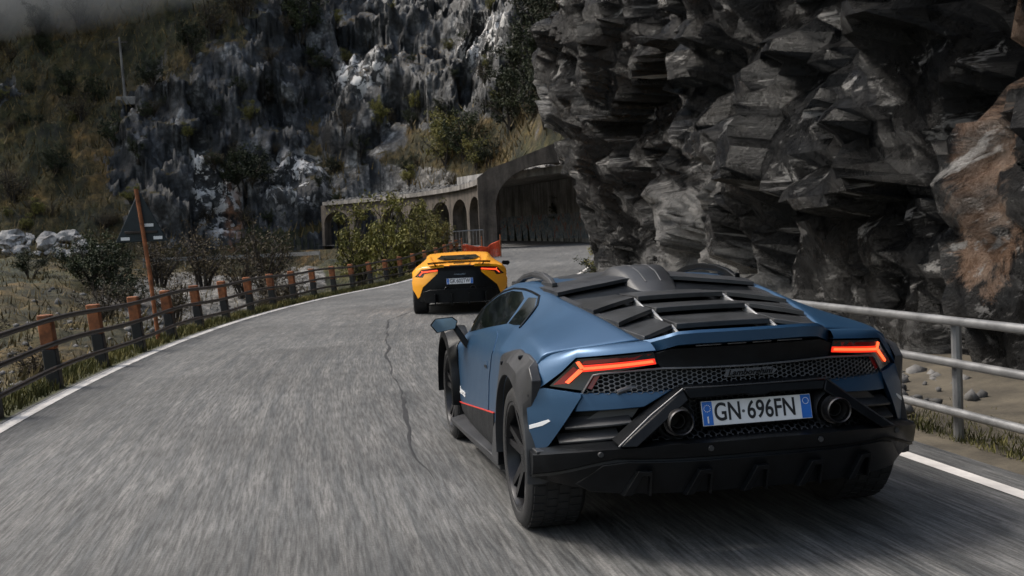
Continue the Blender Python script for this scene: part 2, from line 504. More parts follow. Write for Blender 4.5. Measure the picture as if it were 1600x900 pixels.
# ================================================================ roadside cliff on the right
s_ = np.arange(-16, 46.01, .115); h_ = np.arange(-.4, 30, .125)
SS, HH = np.meshgrid(s_, h_, indexing='ij')
base = 5.65 - 1.2 * sstep(15, 23, SS) + 11 * sstep(31.5, 43, SS) + .35 * vnoise(SS * .3, 1, 1)
lean = -.85 * np.exp(-((HH - 4.0) / 2.4) ** 2) * sstep(15, 22, SS) + (.10 + .26 * sstep(14, 22, SS)) * np.maximum(0, HH - 5.0) + .16 * HH * sstep(16, -2, SS)
P0 = road(SS, base + lean); P0[..., 2] += HH
qb = -.80 * (.95 * P0[..., 0] - .30 * P0[..., 1]) + .60 * P0[..., 2]          # across the tilted beds
ab = .30 * P0[..., 0] + .95 * P0[..., 1]; bb = .60 * (.95 * P0[..., 0] - .30 * P0[..., 1]) + .80 * P0[..., 2]
su, hu = bb, qb
big = fbm(SS * .16, HH * .16, 2, 3, 51) * .9
r1 = ridged(ab * .12, bb * .16, qb * .5, 4, 53); r3 = fbm(ab * .8, bb * .9, qb * 2.0, 4, 57); r4 = fbm(SS * 3.6, HH * 3.6, 5, 3, 59)
f1 = facets(ab * .18, bb * .20, qb * .45, 61); f2 = facets(ab * .50, bb * .55, qb * 1.15, 71); f3 = facets(ab * 1.4, bb * 1.5, qb * 2.8, 81)
dsp = big - .35 * r1 - .40 * r3 - .07 * r4 - 1.0 * f1 - .85 * f2 - .40 * f3
dsp = dsp - dsp.mean()
off_ = base + lean + dsp * np.clip(.35 + HH / 4, .35, 1.0)
lim = 4.1 - .85 * sstep(1.6, 4.0, HH) * sstep(14, 20, SS) - .45 * sstep(3.5, 6, HH) + .25 * np.maximum(0, HH - 7) * sstep(14, 22, SS)
off_ = lim + .3 * np.log1p(np.exp(np.clip((off_ - lim) / .3, -30, 30)))
cl = road(SS, off_); cl[..., 2] += HH + .10 * f2
n0, m0 = SS.shape
i, j = np.meshgrid(np.arange(n0 - 1), np.arange(m0 - 1), indexing='ij')
a = (i * m0 + j).ravel(); Fc = np.stack([a, a + m0, a + m0 + 1, a + 1], 1)
def cliff_mat():
    m, nt, bs = new_mat("wet_cliff_rock")
    tc = N(nt, "ShaderNodeTexCoord"); P_ = tc.outputs["Object"]
    at = lambda n: N(nt, "ShaderNodeAttribute", attribute_name=n).outputs["Fac"]
    bd = N(nt, "ShaderNodeAttribute", attribute_name="bed")
    mp = N(nt, "ShaderNodeMapping"); mp.inputs["Scale"].default_value = (.35, .45, 1.5)
    nt.links.new(bd.outputs["Vector"], mp.inputs[0])
    a1 = noise_node(nt, mp.outputs[0], .9, 10, .78, .6); a2 = noise_node(nt, P_, 3.0, 9, .8, .3); a3 = noise_node(nt, mp.outputs[0], 1.3, 9, .8, .9)
    c = ramp(nt, a1.outputs[0], [(.30, (.0012, .0016, .0024)), (.50, (.0035, .0042, .0055)), (.62, (.008, .010, .0125)), (.78, (.045, .046, .047))])
    d = ramp(nt, a2.outputs[0], [(.34, .35), (.68, 1.6)])
    c = mixc(nt, .85, c.outputs[0], d.outputs[0], 'MULTIPLY')
    def cracks(vec, sc_, w):
        v = N(nt, "ShaderNodeTexVoronoi", feature='DISTANCE_TO_EDGE'); v.inputs["Scale"].default_value = sc_
        dm = nt.nodes.new("ShaderNodeVectorMath"); dm.operation = 'ADD'
        nn = noise_node(nt, vec, sc_ * 1.7, 4, .6); nt.links.new(vec, dm.inputs[0])
        sc2 = nt.nodes.new("ShaderNodeVectorMath"); sc2.operation = 'SCALE'; nt.links.new(nn.outputs["Color"], sc2.inputs[0]); sc2.inputs["Scale"].default_value = .7 / sc_
        nt.links.new(sc2.outputs[0], dm.inputs[1]); nt.links.new(dm.outputs[0], v.inputs["Vector"])
        return ramp(nt, v.outputs["Distance"], [(0.0, .12), (w, 1.0)])
    ck = cracks(mp.outputs[0], 1.1, .09)
    pm = N(nt, "ShaderNodeMath", operation='MULTIPLY_ADD'); nt.links.new(a3.outputs[0], pm.inputs[0]); pm.inputs[1].default_value = 2.0; pm.inputs[2].default_value = -1.0
    pa = N(nt, "ShaderNodeMath", operation='ADD'); nt.links.new(at("pale"), pa.inputs[0]); nt.links.new(pm.outputs[0], pa.inputs[1])
    pr_ = ramp(nt, pa.outputs[0], [(.46, 0.0), (.58, 1.0)])
    pc = ramp(nt, a2.outputs[0], [(.32, (.10, .10, .10)), (.55, (.26, .255, .25)), (.75, (.46, .44, .42))])
    c = mixc(nt, pr_.outputs[0], c, pc.outputs[0])
    ta = N(nt, "ShaderNodeMath", operation='ADD'); nt.links.new(at("tan"), ta.inputs[0]); nt.links.new(pm.outputs[0], ta.inputs[1])
    tr_ = ramp(nt, ta.outputs[0], [(.45, 0.0), (.58, 1.0)])
    tcol = ramp(nt, a2.outputs[0], [(.32, (.10, .055, .035)), (.5, (.25, .16, .11)), (.72, (.42, .32, .25))])
    c = mixc(nt, tr_.outputs[0], c, tcol.outputs[0])
    c = mixc(nt, .8, c, ck.outputs[0], 'MULTIPLY')
    # pale flecks and streaks painted in as highlights on the wet slabs
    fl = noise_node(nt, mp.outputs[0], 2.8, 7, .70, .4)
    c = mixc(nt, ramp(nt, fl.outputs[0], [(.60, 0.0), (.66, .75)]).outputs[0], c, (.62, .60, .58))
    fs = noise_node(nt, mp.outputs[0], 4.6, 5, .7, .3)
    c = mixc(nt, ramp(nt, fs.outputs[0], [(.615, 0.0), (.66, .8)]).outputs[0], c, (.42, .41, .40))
    nt.links.new(c, bs.inputs["Base Color"])
    r = ramp(nt, a2.outputs[0], [(.36, .12), (.62, .5)]); nt.links.new(r.outputs[0], bs.inputs["Roughness"])
    bs.inputs["Specular IOR Level"].default_value = .36
    bump(nt, bs, mixc(nt, .5, a2.outputs[0], a3.outputs[0]), 1.0, .6)
    return m
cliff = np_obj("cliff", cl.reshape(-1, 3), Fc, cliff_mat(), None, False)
st = np.sin((qb * 1.6 + .6 * r3) * 1.1)
pale = 1.7 * sstep(21, 29, SS) * sstep(-.2, .7, st + .5 * r1) * sstep(12, 5, HH) + 1.0 * np.exp(-((SS - 14) / 6) ** 2) * sstep(3.6, 1.6, HH) + .55 * sstep(1.2, .3, HH)
tan_ = .85 * np.exp(-((SS - 3.0 + HH * .12) / .6) ** 2) * sstep(9, 6, HH) * sstep(.2, 1.2, HH) + .6 * np.exp(-((SS - 1.2) / .6) ** 2) * sstep(3, 6, HH)
for nm, arr in (("pale", pale - .12), ("tan", tan_ - .15)):
    at_ = cliff.data.attributes.new(nm, 'FLOAT', 'POINT'); at_.data.foreach_set("value", arr.ravel().astype(np.float32))
at_ = cliff.data.attributes.new("bed", 'FLOAT_VECTOR', 'POINT'); at_.data.foreach_set("vector", np.stack([ab, bb, qb], -1).astype(np.float32).ravel())
tag(cliff, kind="structure")

# ---------------------------------------------------------------- car materials
def paint_mat(name, c, rough, metal, coat, dirt=.35):
    m, nt, bs = new_mat(name)
    tc = N(nt, "ShaderNodeTexCoord")
    n = noise_node(nt, tc.outputs["Object"], 2.2, 6, .7)
    fl = noise_node(nt, tc.outputs["Object"], 420, 2)
    base = mixc(nt, ramp(nt, fl.outputs[0], [(.35, 0.0), (.75, .25)]).outputs[0], c, tuple(min(1, x * 1.5 + .01) for x in c))
    # road dust low on the body, spatter specks
    sp = N(nt, "ShaderNodeSeparateXYZ"); nt.links.new(tc.outputs["Object"], sp.inputs[0])
    low = N(nt, "ShaderNodeMapRange"); nt.links.new(sp.outputs[2], low.inputs[0])
    low.inputs[1].default_value = .75; low.inputs[2].default_value = .30
    mm = N(nt, "ShaderNodeMath", operation='MULTIPLY'); nt.links.new(low.outputs[0], mm.inputs[0]); nt.links.new(n.outputs[0], mm.inputs[1])
    m2 = N(nt, "ShaderNodeMath", operation='MULTIPLY'); nt.links.new(mm.outputs[0], m2.inputs[0]); m2.inputs[1].default_value = dirt
    base = mixc(nt, m2.outputs[0], base, (.10, .085, .07))
    v = N(nt, "ShaderNodeTexVoronoi"); v.inputs["Scale"].default_value = 34; nt.links.new(tc.outputs["Object"], v.inputs["Vector"])
    spk = ramp(nt, v.outputs["Distance"], [(.035, 1.0), (.06, 0.0)])
    msk = ramp(nt, noise_node(nt, tc.outputs["Object"], 5, 3).outputs[0], [(.55, 0.0), (.7, .6)])
    mk = N(nt, "ShaderNodeMath", operation='MULTIPLY'); nt.links.new(spk.outputs[0], mk.inputs[0]); nt.links.new(msk.outputs[0], mk.inputs[1])
    base = mixc(nt, mk.outputs[0], base, (.03, .03, .03))
    nt.links.new(base, bs.inputs["Base Color"])
    r = ramp(nt, n.outputs[0], [(.3, rough - .05), (.75, rough + .1)])
    nt.links.new(r.outputs[0], bs.inputs["Roughness"])
    bs.inputs["Metallic"].default_value = metal
    bs.inputs["Coat Weight"].default_value = coat
    bs.inputs["Coat Roughness"].default_value = .3
    return m
M_BLUE = paint_mat("matte_blue_paint", (.018, .070, .150), .42, .5, .4)
M_YEL = paint_mat("yellow_paint", (.92, .36, .008), .3, .0, .45, .15)
M_BLACK = simple_mat("black_plastic", (.005, .0058, .007), .34, 0, .4, 9, .15, 220, .16)
M_BLACKG = simple_mat("gloss_black_panel", (.006, .008, .010), .16, 0, .3, 5, 0, 1, .6)
M_GREY = simple_mat("dusty_grey_plastic", (.030, .031, .034), .42, 0, .35, 7, .2, 240)
M_EDGE = simple_mat("worn_satin_edge", (.11, .11, .115), .38, .3, .3, 9)
M_TYRE = simple_mat("tyre_rubber", (.016, .016, .017), .72, 0, .4, 12, .3, 90)
M_RIM = simple_mat("black_alloy", (.018, .018, .02), .3, .6, .3, 10)
M_DISC = simple_mat("brake_disc", (.08, .08, .085), .4, .8, .3, 10)
M_PIPE = simple_mat("exhaust_steel", (.085, .083, .085), .36, .9, .35, 14)
M_PIPEIN = simple_mat("exhaust_soot", (.02, .018, .017), .7, .2, .4, 14)
M_CHROME = simple_mat("mirror_glass", (.55, .60, .60), .06, 1.0, .04, 2)
M_WHITE = simple_mat("white_print", (.8, .8, .8), .5, 0, .04, 2)
M_REDLINE = simple_mat("red_stripe", (.55, .035, .02), .45, 0, .1, 2)
M_PLATE = simple_mat("plate_white", (.74, .74, .75), .35, 0, .05, 12)
M_PLBLUE = simple_mat("plate_blue", (.02, .14, .52), .35, 0, .08, 12)
M_PLTXT = simple_mat("plate_black", (.008, .008, .01), .45, 0, .1, 12)
M_REDLENS = simple_mat("red_lens", (.20, .006, .006), .14, 0, .2, 6, 0, 1, .6)
def glass_mat():
    m, nt, bs = new_mat("tinted_window")
    tc = N(nt, "ShaderNodeTexCoord")
    n = noise_node(nt, tc.outputs["Object"], 3, 3)
    r = ramp(nt, n.outputs[0], [(.3, (.004, .006, .006)), (.7, (.012, .016, .015))])
    nt.links.new(r.outputs[0], bs.inputs["Base Color"])
    bs.inputs["Roughness"].default_value = .04
    bs.inputs["Specular IOR Level"].default_value = .8
    bs.inputs["Coat Weight"].default_value = .5
    return m
M_GLASS = glass_mat()
def lamp_mat(name, c, strength):
    m, nt, bs = new_mat(name)
    tc = N(nt, "ShaderNodeTexCoord")
    n = noise_node(nt, tc.outputs["Object"], 160, 2)
    e = ramp(nt, n.outputs[0], [(.3, tuple(x * .7 for x in c)), (.7, c)])
    nt.links.new(e.outputs[0], bs.inputs["Emission Color"])
    bs.inputs["Emission Strength"].default_value = strength
    bs.inputs["Base Color"].default_value = (.3, .01, .01, 1)
    return m
M_LAMPHOT = lamp_mat("tail_light_core", (1.0, .10, .028), 1.5)
M_LAMPRED = lamp_mat("tail_light_red", (.9, .025, .006), .8)

M_STRUT = simple_mat("pale_satin_strut", (.50, .50, .50), .35, .5, .1, 9)

# ================================================================ supercar body (shared by both cars)
# car frame: x right, y forward from the rear axle, z up
ROWS = 11
def ring(y, p):
    return [((y[i] if isinstance(y, (list, tuple)) else y), p[i][0], p[i][1]) for i in range(ROWS)]
STN = [
 ring([-.60, -.60, -.42, -.36, -.34, -.34, -.40, -.59, -.60, -.60, -.60],
      [(0, .40), (.66, .40), (.88, .42), (.925, .50), (.945, .66), (.925, .80), (.870, .905), (.455, .965), (.42, .93), (.2, .92), (0, .92)]),
 ring(-.30, [(0, .27), (.70, .27), (.90, .30), (.94, .44), (.955, .64), (.950, .83), (.862, .942), (.505, 1.025), (.465, .985), (.22, .985), (0, .985)]),
 ring(0.0, [(0, .22), (.74, .22), (.91, .26), (.945, .42), (.955, .66), (.955, .85), (.850, .962), (.550, 1.072), (.505, 1.03), (.25, 1.035), (0, 1.035)]),
 ring(.35, [(0, .2), (.78, .2), (.91, .24), (.940, .38), (.952, .62), (.962, .862), (.842, .972), (.592, 1.115), (.548, 1.075), (.27, 1.085), (0, 1.085)]),
 ring(.72, [(0, .19), (.8, .19), (.92, .22), (.935, .36), (.918, .58), (.915, .805), (.845, .955), (.622, 1.150), (.565, 1.165), (.3, 1.185), (0, 1.19)]),
 ring(1.2, [(0, .19), (.8, .19), (.92, .21), (.935, .34), (.905, .56), (.905, .755), (.853, .915), (.668, 1.150), (.60, 1.188), (.3, 1.208), (0, 1.215)]),
 ring(1.6, [(0, .19), (.8, .19), (.92, .21), (.935, .33), (.90, .54), (.895, .735), (.858, .875), (.695, 1.118), (.625, 1.168), (.3, 1.195), (0, 1.203)]),
 ring(2.0, [(0, .19), (.8, .19), (.91, .21), (.930, .33), (.905, .53), (.905, .715), (.862, .832), (.765, 1.01), (.69, 1.065), (.33, 1.09), (0, 1.10)]),
 ring(2.33, [(0, .19), (.76, .19), (.89, .22), (.930, .36), (.930, .56), (.930, .715), (.845, .79), (.80, .845), (.72, .875), (.35, .915), (0, .925)]),
 ring(2.66, [(0, .19), (.74, .19), (.88, .23), (.930, .38), (.940, .57), (.940, .695), (.815, .755), (.70, .765), (.6, .765), (.3, .77), (0, .77)]),
 ring(3.0, [(0, .19), (.7, .19), (.86, .22), (.915, .34), (.925, .49), (.915, .61), (.79, .672), (.67, .68), (.55, .685), (.3, .685), (0, .685)]),
 ring(3.3, [(0, .2), (.62, .2), (.80, .22), (.85, .30), (.86, .41), (.84, .51), (.72, .57), (.6, .58), (.5, .585), (.25, .585), (0, .585)]),
 ring(3.55, [(0, .24), (.45, .24), (.55, .25), (.60, .30), (.6, .37), (.58, .42), (.5, .455), (.42, .465), (.35, .47), (.2, .475), (0, .475)]),
]
CREASE = {1: .8, 2: .8, 3: .5, 4: 0, 5: .55, 6: .45, 7: .9, 8: .6}

def build_shell(name, paint, black, parent, deck=True):
    bm = bmesh.new()
    cl = bm.edges.layers.float.new("crease_edge")
    rings = []
    for st in STN:
        L = [bm.verts.new((-x, y, z)) for (y, x, z) in st]
        Rr = [None] * ROWS
        for i in range(ROWS):
            y, x, z = st[i]
            Rr[i] = L[i] if i in (0, ROWS - 1) else bm.verts.new((x, y, z))
        rings.append((L, Rr))
    for a in range(len(rings) - 1):
        for side in (0, 1):
            A, B = rings[a][side], rings[a + 1][side]
            for i in range(ROWS - 1):
                q = (A[i], B[i], B[i + 1], A[i + 1])
                f = bm.faces.new(q if side == 0 else q[::-1])
                if i == 0 or (deck and i >= 8 and a < 4): f.material_index = 1
            for i, c in CREASE.items():
                if i == 7 and a >= 4: c = .35
                e = bm.edges.get((A[i], B[i]))
                if e: e[cl] = c
    for k in (0, -1):
        L, Rr = rings[k]
        for i in range(ROWS - 1):
            if i == 0: vs = [L[0], L[1], Rr[1]]
            elif i == ROWS - 2: vs = [L[i], L[i + 1], Rr[i]]
            else: vs = [L[i], L[i + 1], Rr[i + 1], Rr[i]]
            f = bm.faces.new(vs if k == -1 else vs[::-1])
            if k == 0: f.material_index = 1
        for i in range(ROWS - 1):
            for S in (L, Rr):
                e = bm.edges.get((S[i], S[i + 1]))
                if e: e[cl] = .9
    o = bm_obj(name, bm, [paint, black], parent, True)
    ss = o.modifiers.new("s", 'SUBSURF'); ss.levels = 3; ss.render_levels = 3
    # wheel wells cut out of the closed shell
    cb = bmesh.new()
    for (yy, rr) in ((0.0, .405), (2.629, .385)):
        for s in (-1, 1):
            prof = [(0, 0.001), (0, rr), (.5, rr), (.5, .001)]
            add_lathe(cb, [(s * (.60 + a), r) for a, r in prof], (0, yy, .36), 48, True)
    bmesh.ops.remove_doubles(cb, verts=cb.verts, dist=.0005)
    cut = bm_obj("cut", cb, [black, black])
    b = o.modifiers.new("b", 'BOOLEAN'); b.object = cut; b.operation = 'DIFFERENCE'; b.solver = 'EXACT'
    dg = bpy.context.evaluated_depsgraph_get(); dg.update()
    ev = o.evaluated_get(dg)
    me = bpy.data.meshes.new_from_object(ev, preserve_all_data_layers=True, depsgraph=dg)
    o.modifiers.clear()
    old = o.data; o.data = me; bpy.data.meshes.remove(old)
    cm = cut.data; bpy.data.objects.remove(cut); bpy.data.meshes.remove(cm)
    # black underside and wells
    bm = bmesh.new(); bm.from_mesh(me)
    for f in bm.faces:
        c = f.calc_center_median()
        inwell = any((c.y - yy) ** 2 + (c.z - .36) ** 2 < (rr + .004) ** 2 for yy, rr in ((0, .405), (2.629, .385))) and abs(c.x) < .97 and abs(f.normal.x) < .9 or (abs(abs(c.x) - .60) < .01 and abs(f.normal.x) > .9)
        if c.z < .30 or inwell: f.material_index = 1
        f.smooth = True
    bm.to_mesh(me)
    tree = BVHTree.FromBMesh(bm)
    bm.free()
    return o, tree

def xside(tree, y, z, side=-1):
    h = tree.ray_cast(Vector((side * 3, y, z)), Vector((-side, 0, 0)))
    return h[0].x if h[0] is not None else side * .93

def poly_panel(name, poly, mapf, mat, parent, thick=.012, step=.05, axis=0, lift=0.0, bev=0.0, smooth=True):
    """poly: 2-D outline; mapf(u, v, d) -> 3-D point at depth d below the surface (d<0 is proud)."""
    bm = bmesh.new()
    vs = [bm.verts.new((u, v, 0)) for u, v in poly]
    bm.faces.new(vs)
    for ax in (0, 1):
        lo = min(p[ax] for p in poly); hi = max(p[ax] for p in poly)
        k = int((hi - lo) / step)
        for i in range(1, k + 1):
            t = lo + (hi - lo) * i / (k + 1)
            co = Vector((t, 0, 0)) if ax == 0 else Vector((0, t, 0))
            no = Vector((1, 0, 0)) if ax == 0 else Vector((0, 1, 0))
            bmesh.ops.bisect_plane(bm, geom=bm.verts[:] + bm.edges[:] + bm.faces[:], plane_co=co, plane_no=no)
    bmesh.ops.triangulate(bm, faces=[f for f in bm.faces if len(f.verts) > 4])
    top = list(bm.faces)
    r = bmesh.ops.extrude_face_region(bm, geom=top)
    newv = {v for v in r["geom"] if isinstance(v, bmesh.types.BMVert)}
    for v in bm.verts:
        d = -lift if v in newv else thick - lift
        u, w = v.co.x, v.co.y
        v.co = Vector(mapf(u, w, d))
    o = bm_obj(name, bm, mat, parent, False)
    me = o.data
    if smooth:
        me.polygons.foreach_set("use_smooth", [True] * len(me.polygons))
        me.set_sharp_from_angle(angle=math.radians(35))
    if bev:
        b = o.modifiers.new("bevel", 'BEVEL'); b.width = bev; b.segments = 2; b.limit_method = 'ANGLE'; b.angle_limit = math.radians(50)
    return o

def solid(name, bm, mat, parent, bev=.004, smooth=True, seg=2):
    o = bm_obj(name, bm, mat, parent, False)
    if smooth:
        o.data.polygons.foreach_set("use_smooth", [True] * len(o.data.polygons))
        o.data.set_sharp_from_angle(angle=math.radians(32))
    if bev:
        b = o.modifiers.new("bevel", 'BEVEL'); b.width = bev; b.segments = seg; b.limit_method = 'ANGLE'; b.angle_limit = math.radians(40)
    return o

def hull_prism(bm, front, back):
    """two outlines with the same count -> closed solid."""
    A = [bm.verts.new(p) for p in front]; B = [bm.verts.new(p) for p in back]
    n = len(A)
    bm.faces.new(A); bm.faces.new(B[::-1])
    for i in range(n):
        bm.faces.new((A[i], B[i], B[(i + 1) % n], A[(i + 1) % n]))

# rear surface of the car: depth of the tail as a function of height and half width
YZ = [(1.02, -.80), (.97, -.79), (.90, -.752), (.80, -.765), (.72, -.785), (.60, -.80), (.545, -.90), (.47, -.93), (.30, -.86)]
def y0(z):
    zs = [a for a, _ in YZ][::-1]; ys = [b for _, b in YZ][::-1]
    return float(np.interp(z, zs, ys))
def yrear(x, z): return y0(z) + .40 * (abs(x) / .95) ** 3

def text_mesh(name, body, size, mat, parent, M, extrude=.0015, shear=0.0, sx=1.0, bold=0.0):
    cu = bpy.data.curves.new(name, 'FONT')
    cu.body = body; cu.size = size; cu.extrude = extrude; cu.align_x = 'CENTER'; cu.align_y = 'CENTER'; cu.shear = shear; cu.offset = bold
    t = bpy.data.objects.new(name, cu); col.objects.link(t)
    dg = bpy.context.evaluated_depsgraph_get(); dg.update()
    me = bpy.data.meshes.new_from_object(t.evaluated_get(dg))
    bpy.data.objects.remove(t); bpy.data.curves.remove(cu)
    me.transform(Matrix.Diagonal((sx, 1, 1, 1))); me.transform(M)
    return link(name, me, mat, parent)

def make_wheel(parent, side, y, r, w, xo, name="wheel"):
    """side -1 left; xo = outer face |x|"""
    c = (side * xo, y, r)
    root = empty(name, (0, 0, 0)); root.parent = parent
    bm = bmesh.new()
    s = -side                              # inward direction along x
    rr = .268
    prof = [(0.016, rr), (.004, rr + .012), (0, r * .86), (.006, r * .935), (.022, r * .985), (.05, r), (w - .05, r), (w - .022, r * .985), (w, r * .9), (w, rr), (w * .5, rr - .01)]
    add_lathe(bm, [(s * a, q) for a, q in prof], c, 72, True)
    t = solid("tyre", bm, M_TYRE, root, 0)
    bm = bmesh.new()                       # tread blocks
    for row, (a0, a1) in enumerate(((.03, .085), (.095, w / 2 - .005), (w / 2 + .005, w - .095), (w - .085, w - .03))):
        for k in range(44):
            th = 2 * math.pi * (k + .5 * (row % 2)) / 44
            Mx = Matrix.Translation(c) @ Matrix.Rotation(th, 4, 'X')
            add_box(bm, (min(s * a0, s * a1), -.018, r - .006), (max(s * a0, s * a1), .018, r + .0045), Mx)
    bm_obj("tread", bm, M_TYRE, t)
    bm = bmesh.new()
    prof = [(.020, rr + .004), (.008, rr + .006), (.008, rr - .008), (.03, rr - .018), (.10, rr - .03), (w - .02, rr - .02), (w - .02, rr + .004)]
    add_lathe(bm, [(s * a, q) for a, q in prof], c, 72, True)
    for k in range(5):                     # twin spokes
        for dd in (-.17, .17):
            th = 2 * math.pi * k / 5 + dd
            Mx = Matrix.Translation(c) @ Matrix.Rotation(th, 4, 'X')
            f = [(s * .055, -.024, .05), (s * .055, .024, .05), (s * .022, .015, rr - .012), (s * .022, -.015, rr - .012)]
            b = [(s * .085, -.024, .05), (s * .085, .024, .05), (s * .065, .015, rr - .012), (s * .065, -.015, rr - .012)]
            hull_prism(bm, [Mx @ Vector(p) for p in f], [Mx @ Vector(p) for p in b])
    add_lathe(bm, [(s * .045, .001), (s * .045, .055), (s * .09, .065), (s * .09, .001)], c, 32)
    solid("rim", bm, M_RIM, root, 0)
    bm = bmesh.new()
    add_lathe(bm, [(s * .10, .001), (s * .10, .19), (s * .13, .19), (s * .13, .001)], c, 40)
    solid("brake_disc", bm, M_DISC, root, 0)
    return root

# ================================================================ avalanche gallery
def concrete_mat(name, c, stain=.6):
    m, nt, bs = new_mat(name)
    tc = N(nt, "ShaderNodeTexCoord"); P_ = tc.outputs["Object"]
    mp = N(nt, "ShaderNodeMapping"); mp.inputs["Scale"].default_value = (1.6, 1.6, .22); nt.links.new(P_, mp.inputs[0])
    n1 = noise_node(nt, mp.outputs[0], 1.0, 7, .7); n2 = noise_node(nt, P_, .5, 6, .7); n3 = noise_node(nt, P_, 9, 5, .7)
    a = ramp(nt, n1.outputs[0], [(.32, tuple(x * .25 for x in c)), (.5, c), (.72, tuple(min(1, x * 1.7) for x in c))])
    b = ramp(nt, n2.outputs[0], [(.35, .5), (.65, 1.2)])
    cc = mixc(nt, .9, a.outputs[0], b.outputs[0], 'MULTIPLY')
    cc = mixc(nt, .4, cc, ramp(nt, n3.outputs[0], [(.3, .5), (.7, 1.4)]).outputs[0], 'MULTIPLY')
    nt.links.new(cc, bs.inputs["Base Color"]); bs.inputs["Roughness"].default_value = .9
    bump(nt, bs, n3.outputs[0], .4, .03)
    return m
M_CONC = concrete_mat("weathered_concrete", (.095, .078, .064))
M_CONCL = concrete_mat("pale_concrete", (.22, .205, .19))
M_CONCD = concrete_mat("lightened_concrete", (.30, .29, .28))  # colour raised to stand in for light missing on the gallery's inner wall
def graffiti_mat():
    m, nt, bs = new_mat("graffiti_paint")
    tc = N(nt, "ShaderNodeTexCoord"); P_ = tc.outputs["Object"]
    n1 = noise_node(nt, P_, .9, 3, .6, 2.0); n2 = noise_node(nt, P_, 1.7, 2, .5, 3.0)
    c = ramp(nt, n1.outputs[0], [(.30, (.20, .20, .21)), (.42, (.30, .31, .33)), (.50, (.08, .13, .18)), (.56, (.30, .29, .28)), (.66, (.28, .07, .05)), (.74, (.16, .15, .14))])
    e = ramp(nt, n2.outputs[0], [(.485, 1.0), (.50, .12), (.515, 1.0)])
    cc = mixc(nt, .9, c.outputs[0], e.outputs[0], 'MULTIPLY')
    nt.links.new(cc, bs.inputs["Base Color"]); bs.inputs["Roughness"].default_value = .8
    return m
gal = empty("avalanche_gallery", road_v(56, -2.6))
tag(gal, "weathered concrete avalanche gallery with arched openings and a wide portal", "gallery")
bpy.context.view_layer.update()
GI = gal.matrix_world.inverted()
def gv(s, off, z): return GI @ road_v(s, off, z)
OW, IW, HT = -2.6, 4.6, 3.75
def arch_bay(s0, s1, pier, spring, thick, top0, top1, name, off, mat):
    """one bay: half piers at both ends and a round-headed opening between"""
    n = 28
    a, b = s0 + pier / 2, s1 - pier / 2
    r = (b - a) / 2; mid = (a + b) / 2
    cols = [s0, a] + [mid - r * math.cos(math.pi * k / n) for k in range(n + 1)] + [b, s1]
    bots = [-.6, -.6] + [spring + min(1.15, r * .8) * math.sin(math.pi * k / n) for k in range(n + 1)] + [-.6, -.6]
    bm = bmesh.new(); pr = None
    for s, zb in zip(cols, bots):
        zt = top0 + (top1 - top0) * (s - s0) / (s1 - s0)
        q = [bm.verts.new(gv(s, off, zb)), bm.verts.new(gv(s, off, zt)), bm.verts.new(gv(s, off + thick, zt)), bm.verts.new(gv(s, off + thick, zb))]
        if pr:
            for i in range(4): bm.faces.new((pr[i], pr[(i + 1) % 4], q[(i + 1) % 4], q[i]))
        else: bm.faces.new(q)
        pr = q
    bm.faces.new(pr[::-1])
    bmesh.ops.remove_doubles(bm, verts=bm.verts, dist=.0004)
    return solid(name, bm, mat, gal, 0)
bay = 6.0
for k in range(8):
    s0 = 57.0 + bay * k
    arch_bay(s0, s0 + bay, 1.0, 2.0, .7, HT, HT, "arch_bay", OW, M_CONC)
    bm = bmesh.new()                                        # buttress pilaster on each pier
    add_box(bm, (-.28, -.22, -.6), (.28, 0, HT - .35), Matrix.Translation(gv(s0, OW, 0)) @ Matrix.Rotation(-float(np.interp(s0, _S, _th)) + math.pi / 2, 4, 'Z'))
    solid("pilaster", bm, M_CONC, gal, .02)
def gstrip(name, s0, s1, prof, mat, ds=1.0, bev=0):
    bm = bmesh.new(); pr = None
    for s in np.arange(s0, s1 + .01, ds):
        q = [bm.verts.new(gv(s, o, z)) for o, z in prof]
        if pr:
            for i in range(len(q)): bm.faces.new((pr[i], pr[(i + 1) % len(q)], q[(i + 1) % len(q)], q[i]))
        else: bm.faces.new(q)
        pr = q
    bm.faces.new(pr[::-1])
    return solid(name, bm, mat, gal, 0)
gstrip("roof_slab", 56.2, 105, [(OW - .25, HT), (OW - .25, HT + .32), (IW + 1, HT + 1.0), (IW + 1, HT + .6), (OW + .8, HT - .02)], M_CONCL)
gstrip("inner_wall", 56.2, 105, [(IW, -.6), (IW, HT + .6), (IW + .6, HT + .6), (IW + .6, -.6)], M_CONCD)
gstrip("graffiti_band", 57.5, 90, [(IW - .006, .15), (IW - .006, 1.9), (IW - .002, 1.9), (IW - .002, .15)], graffiti_mat())
gstrip("upper_beam", 62, 86, [(1.6, HT + .95), (1.6, HT + 1.55), (2.0, HT + 1.6), (2.0, HT + .95)], M_CONCD)
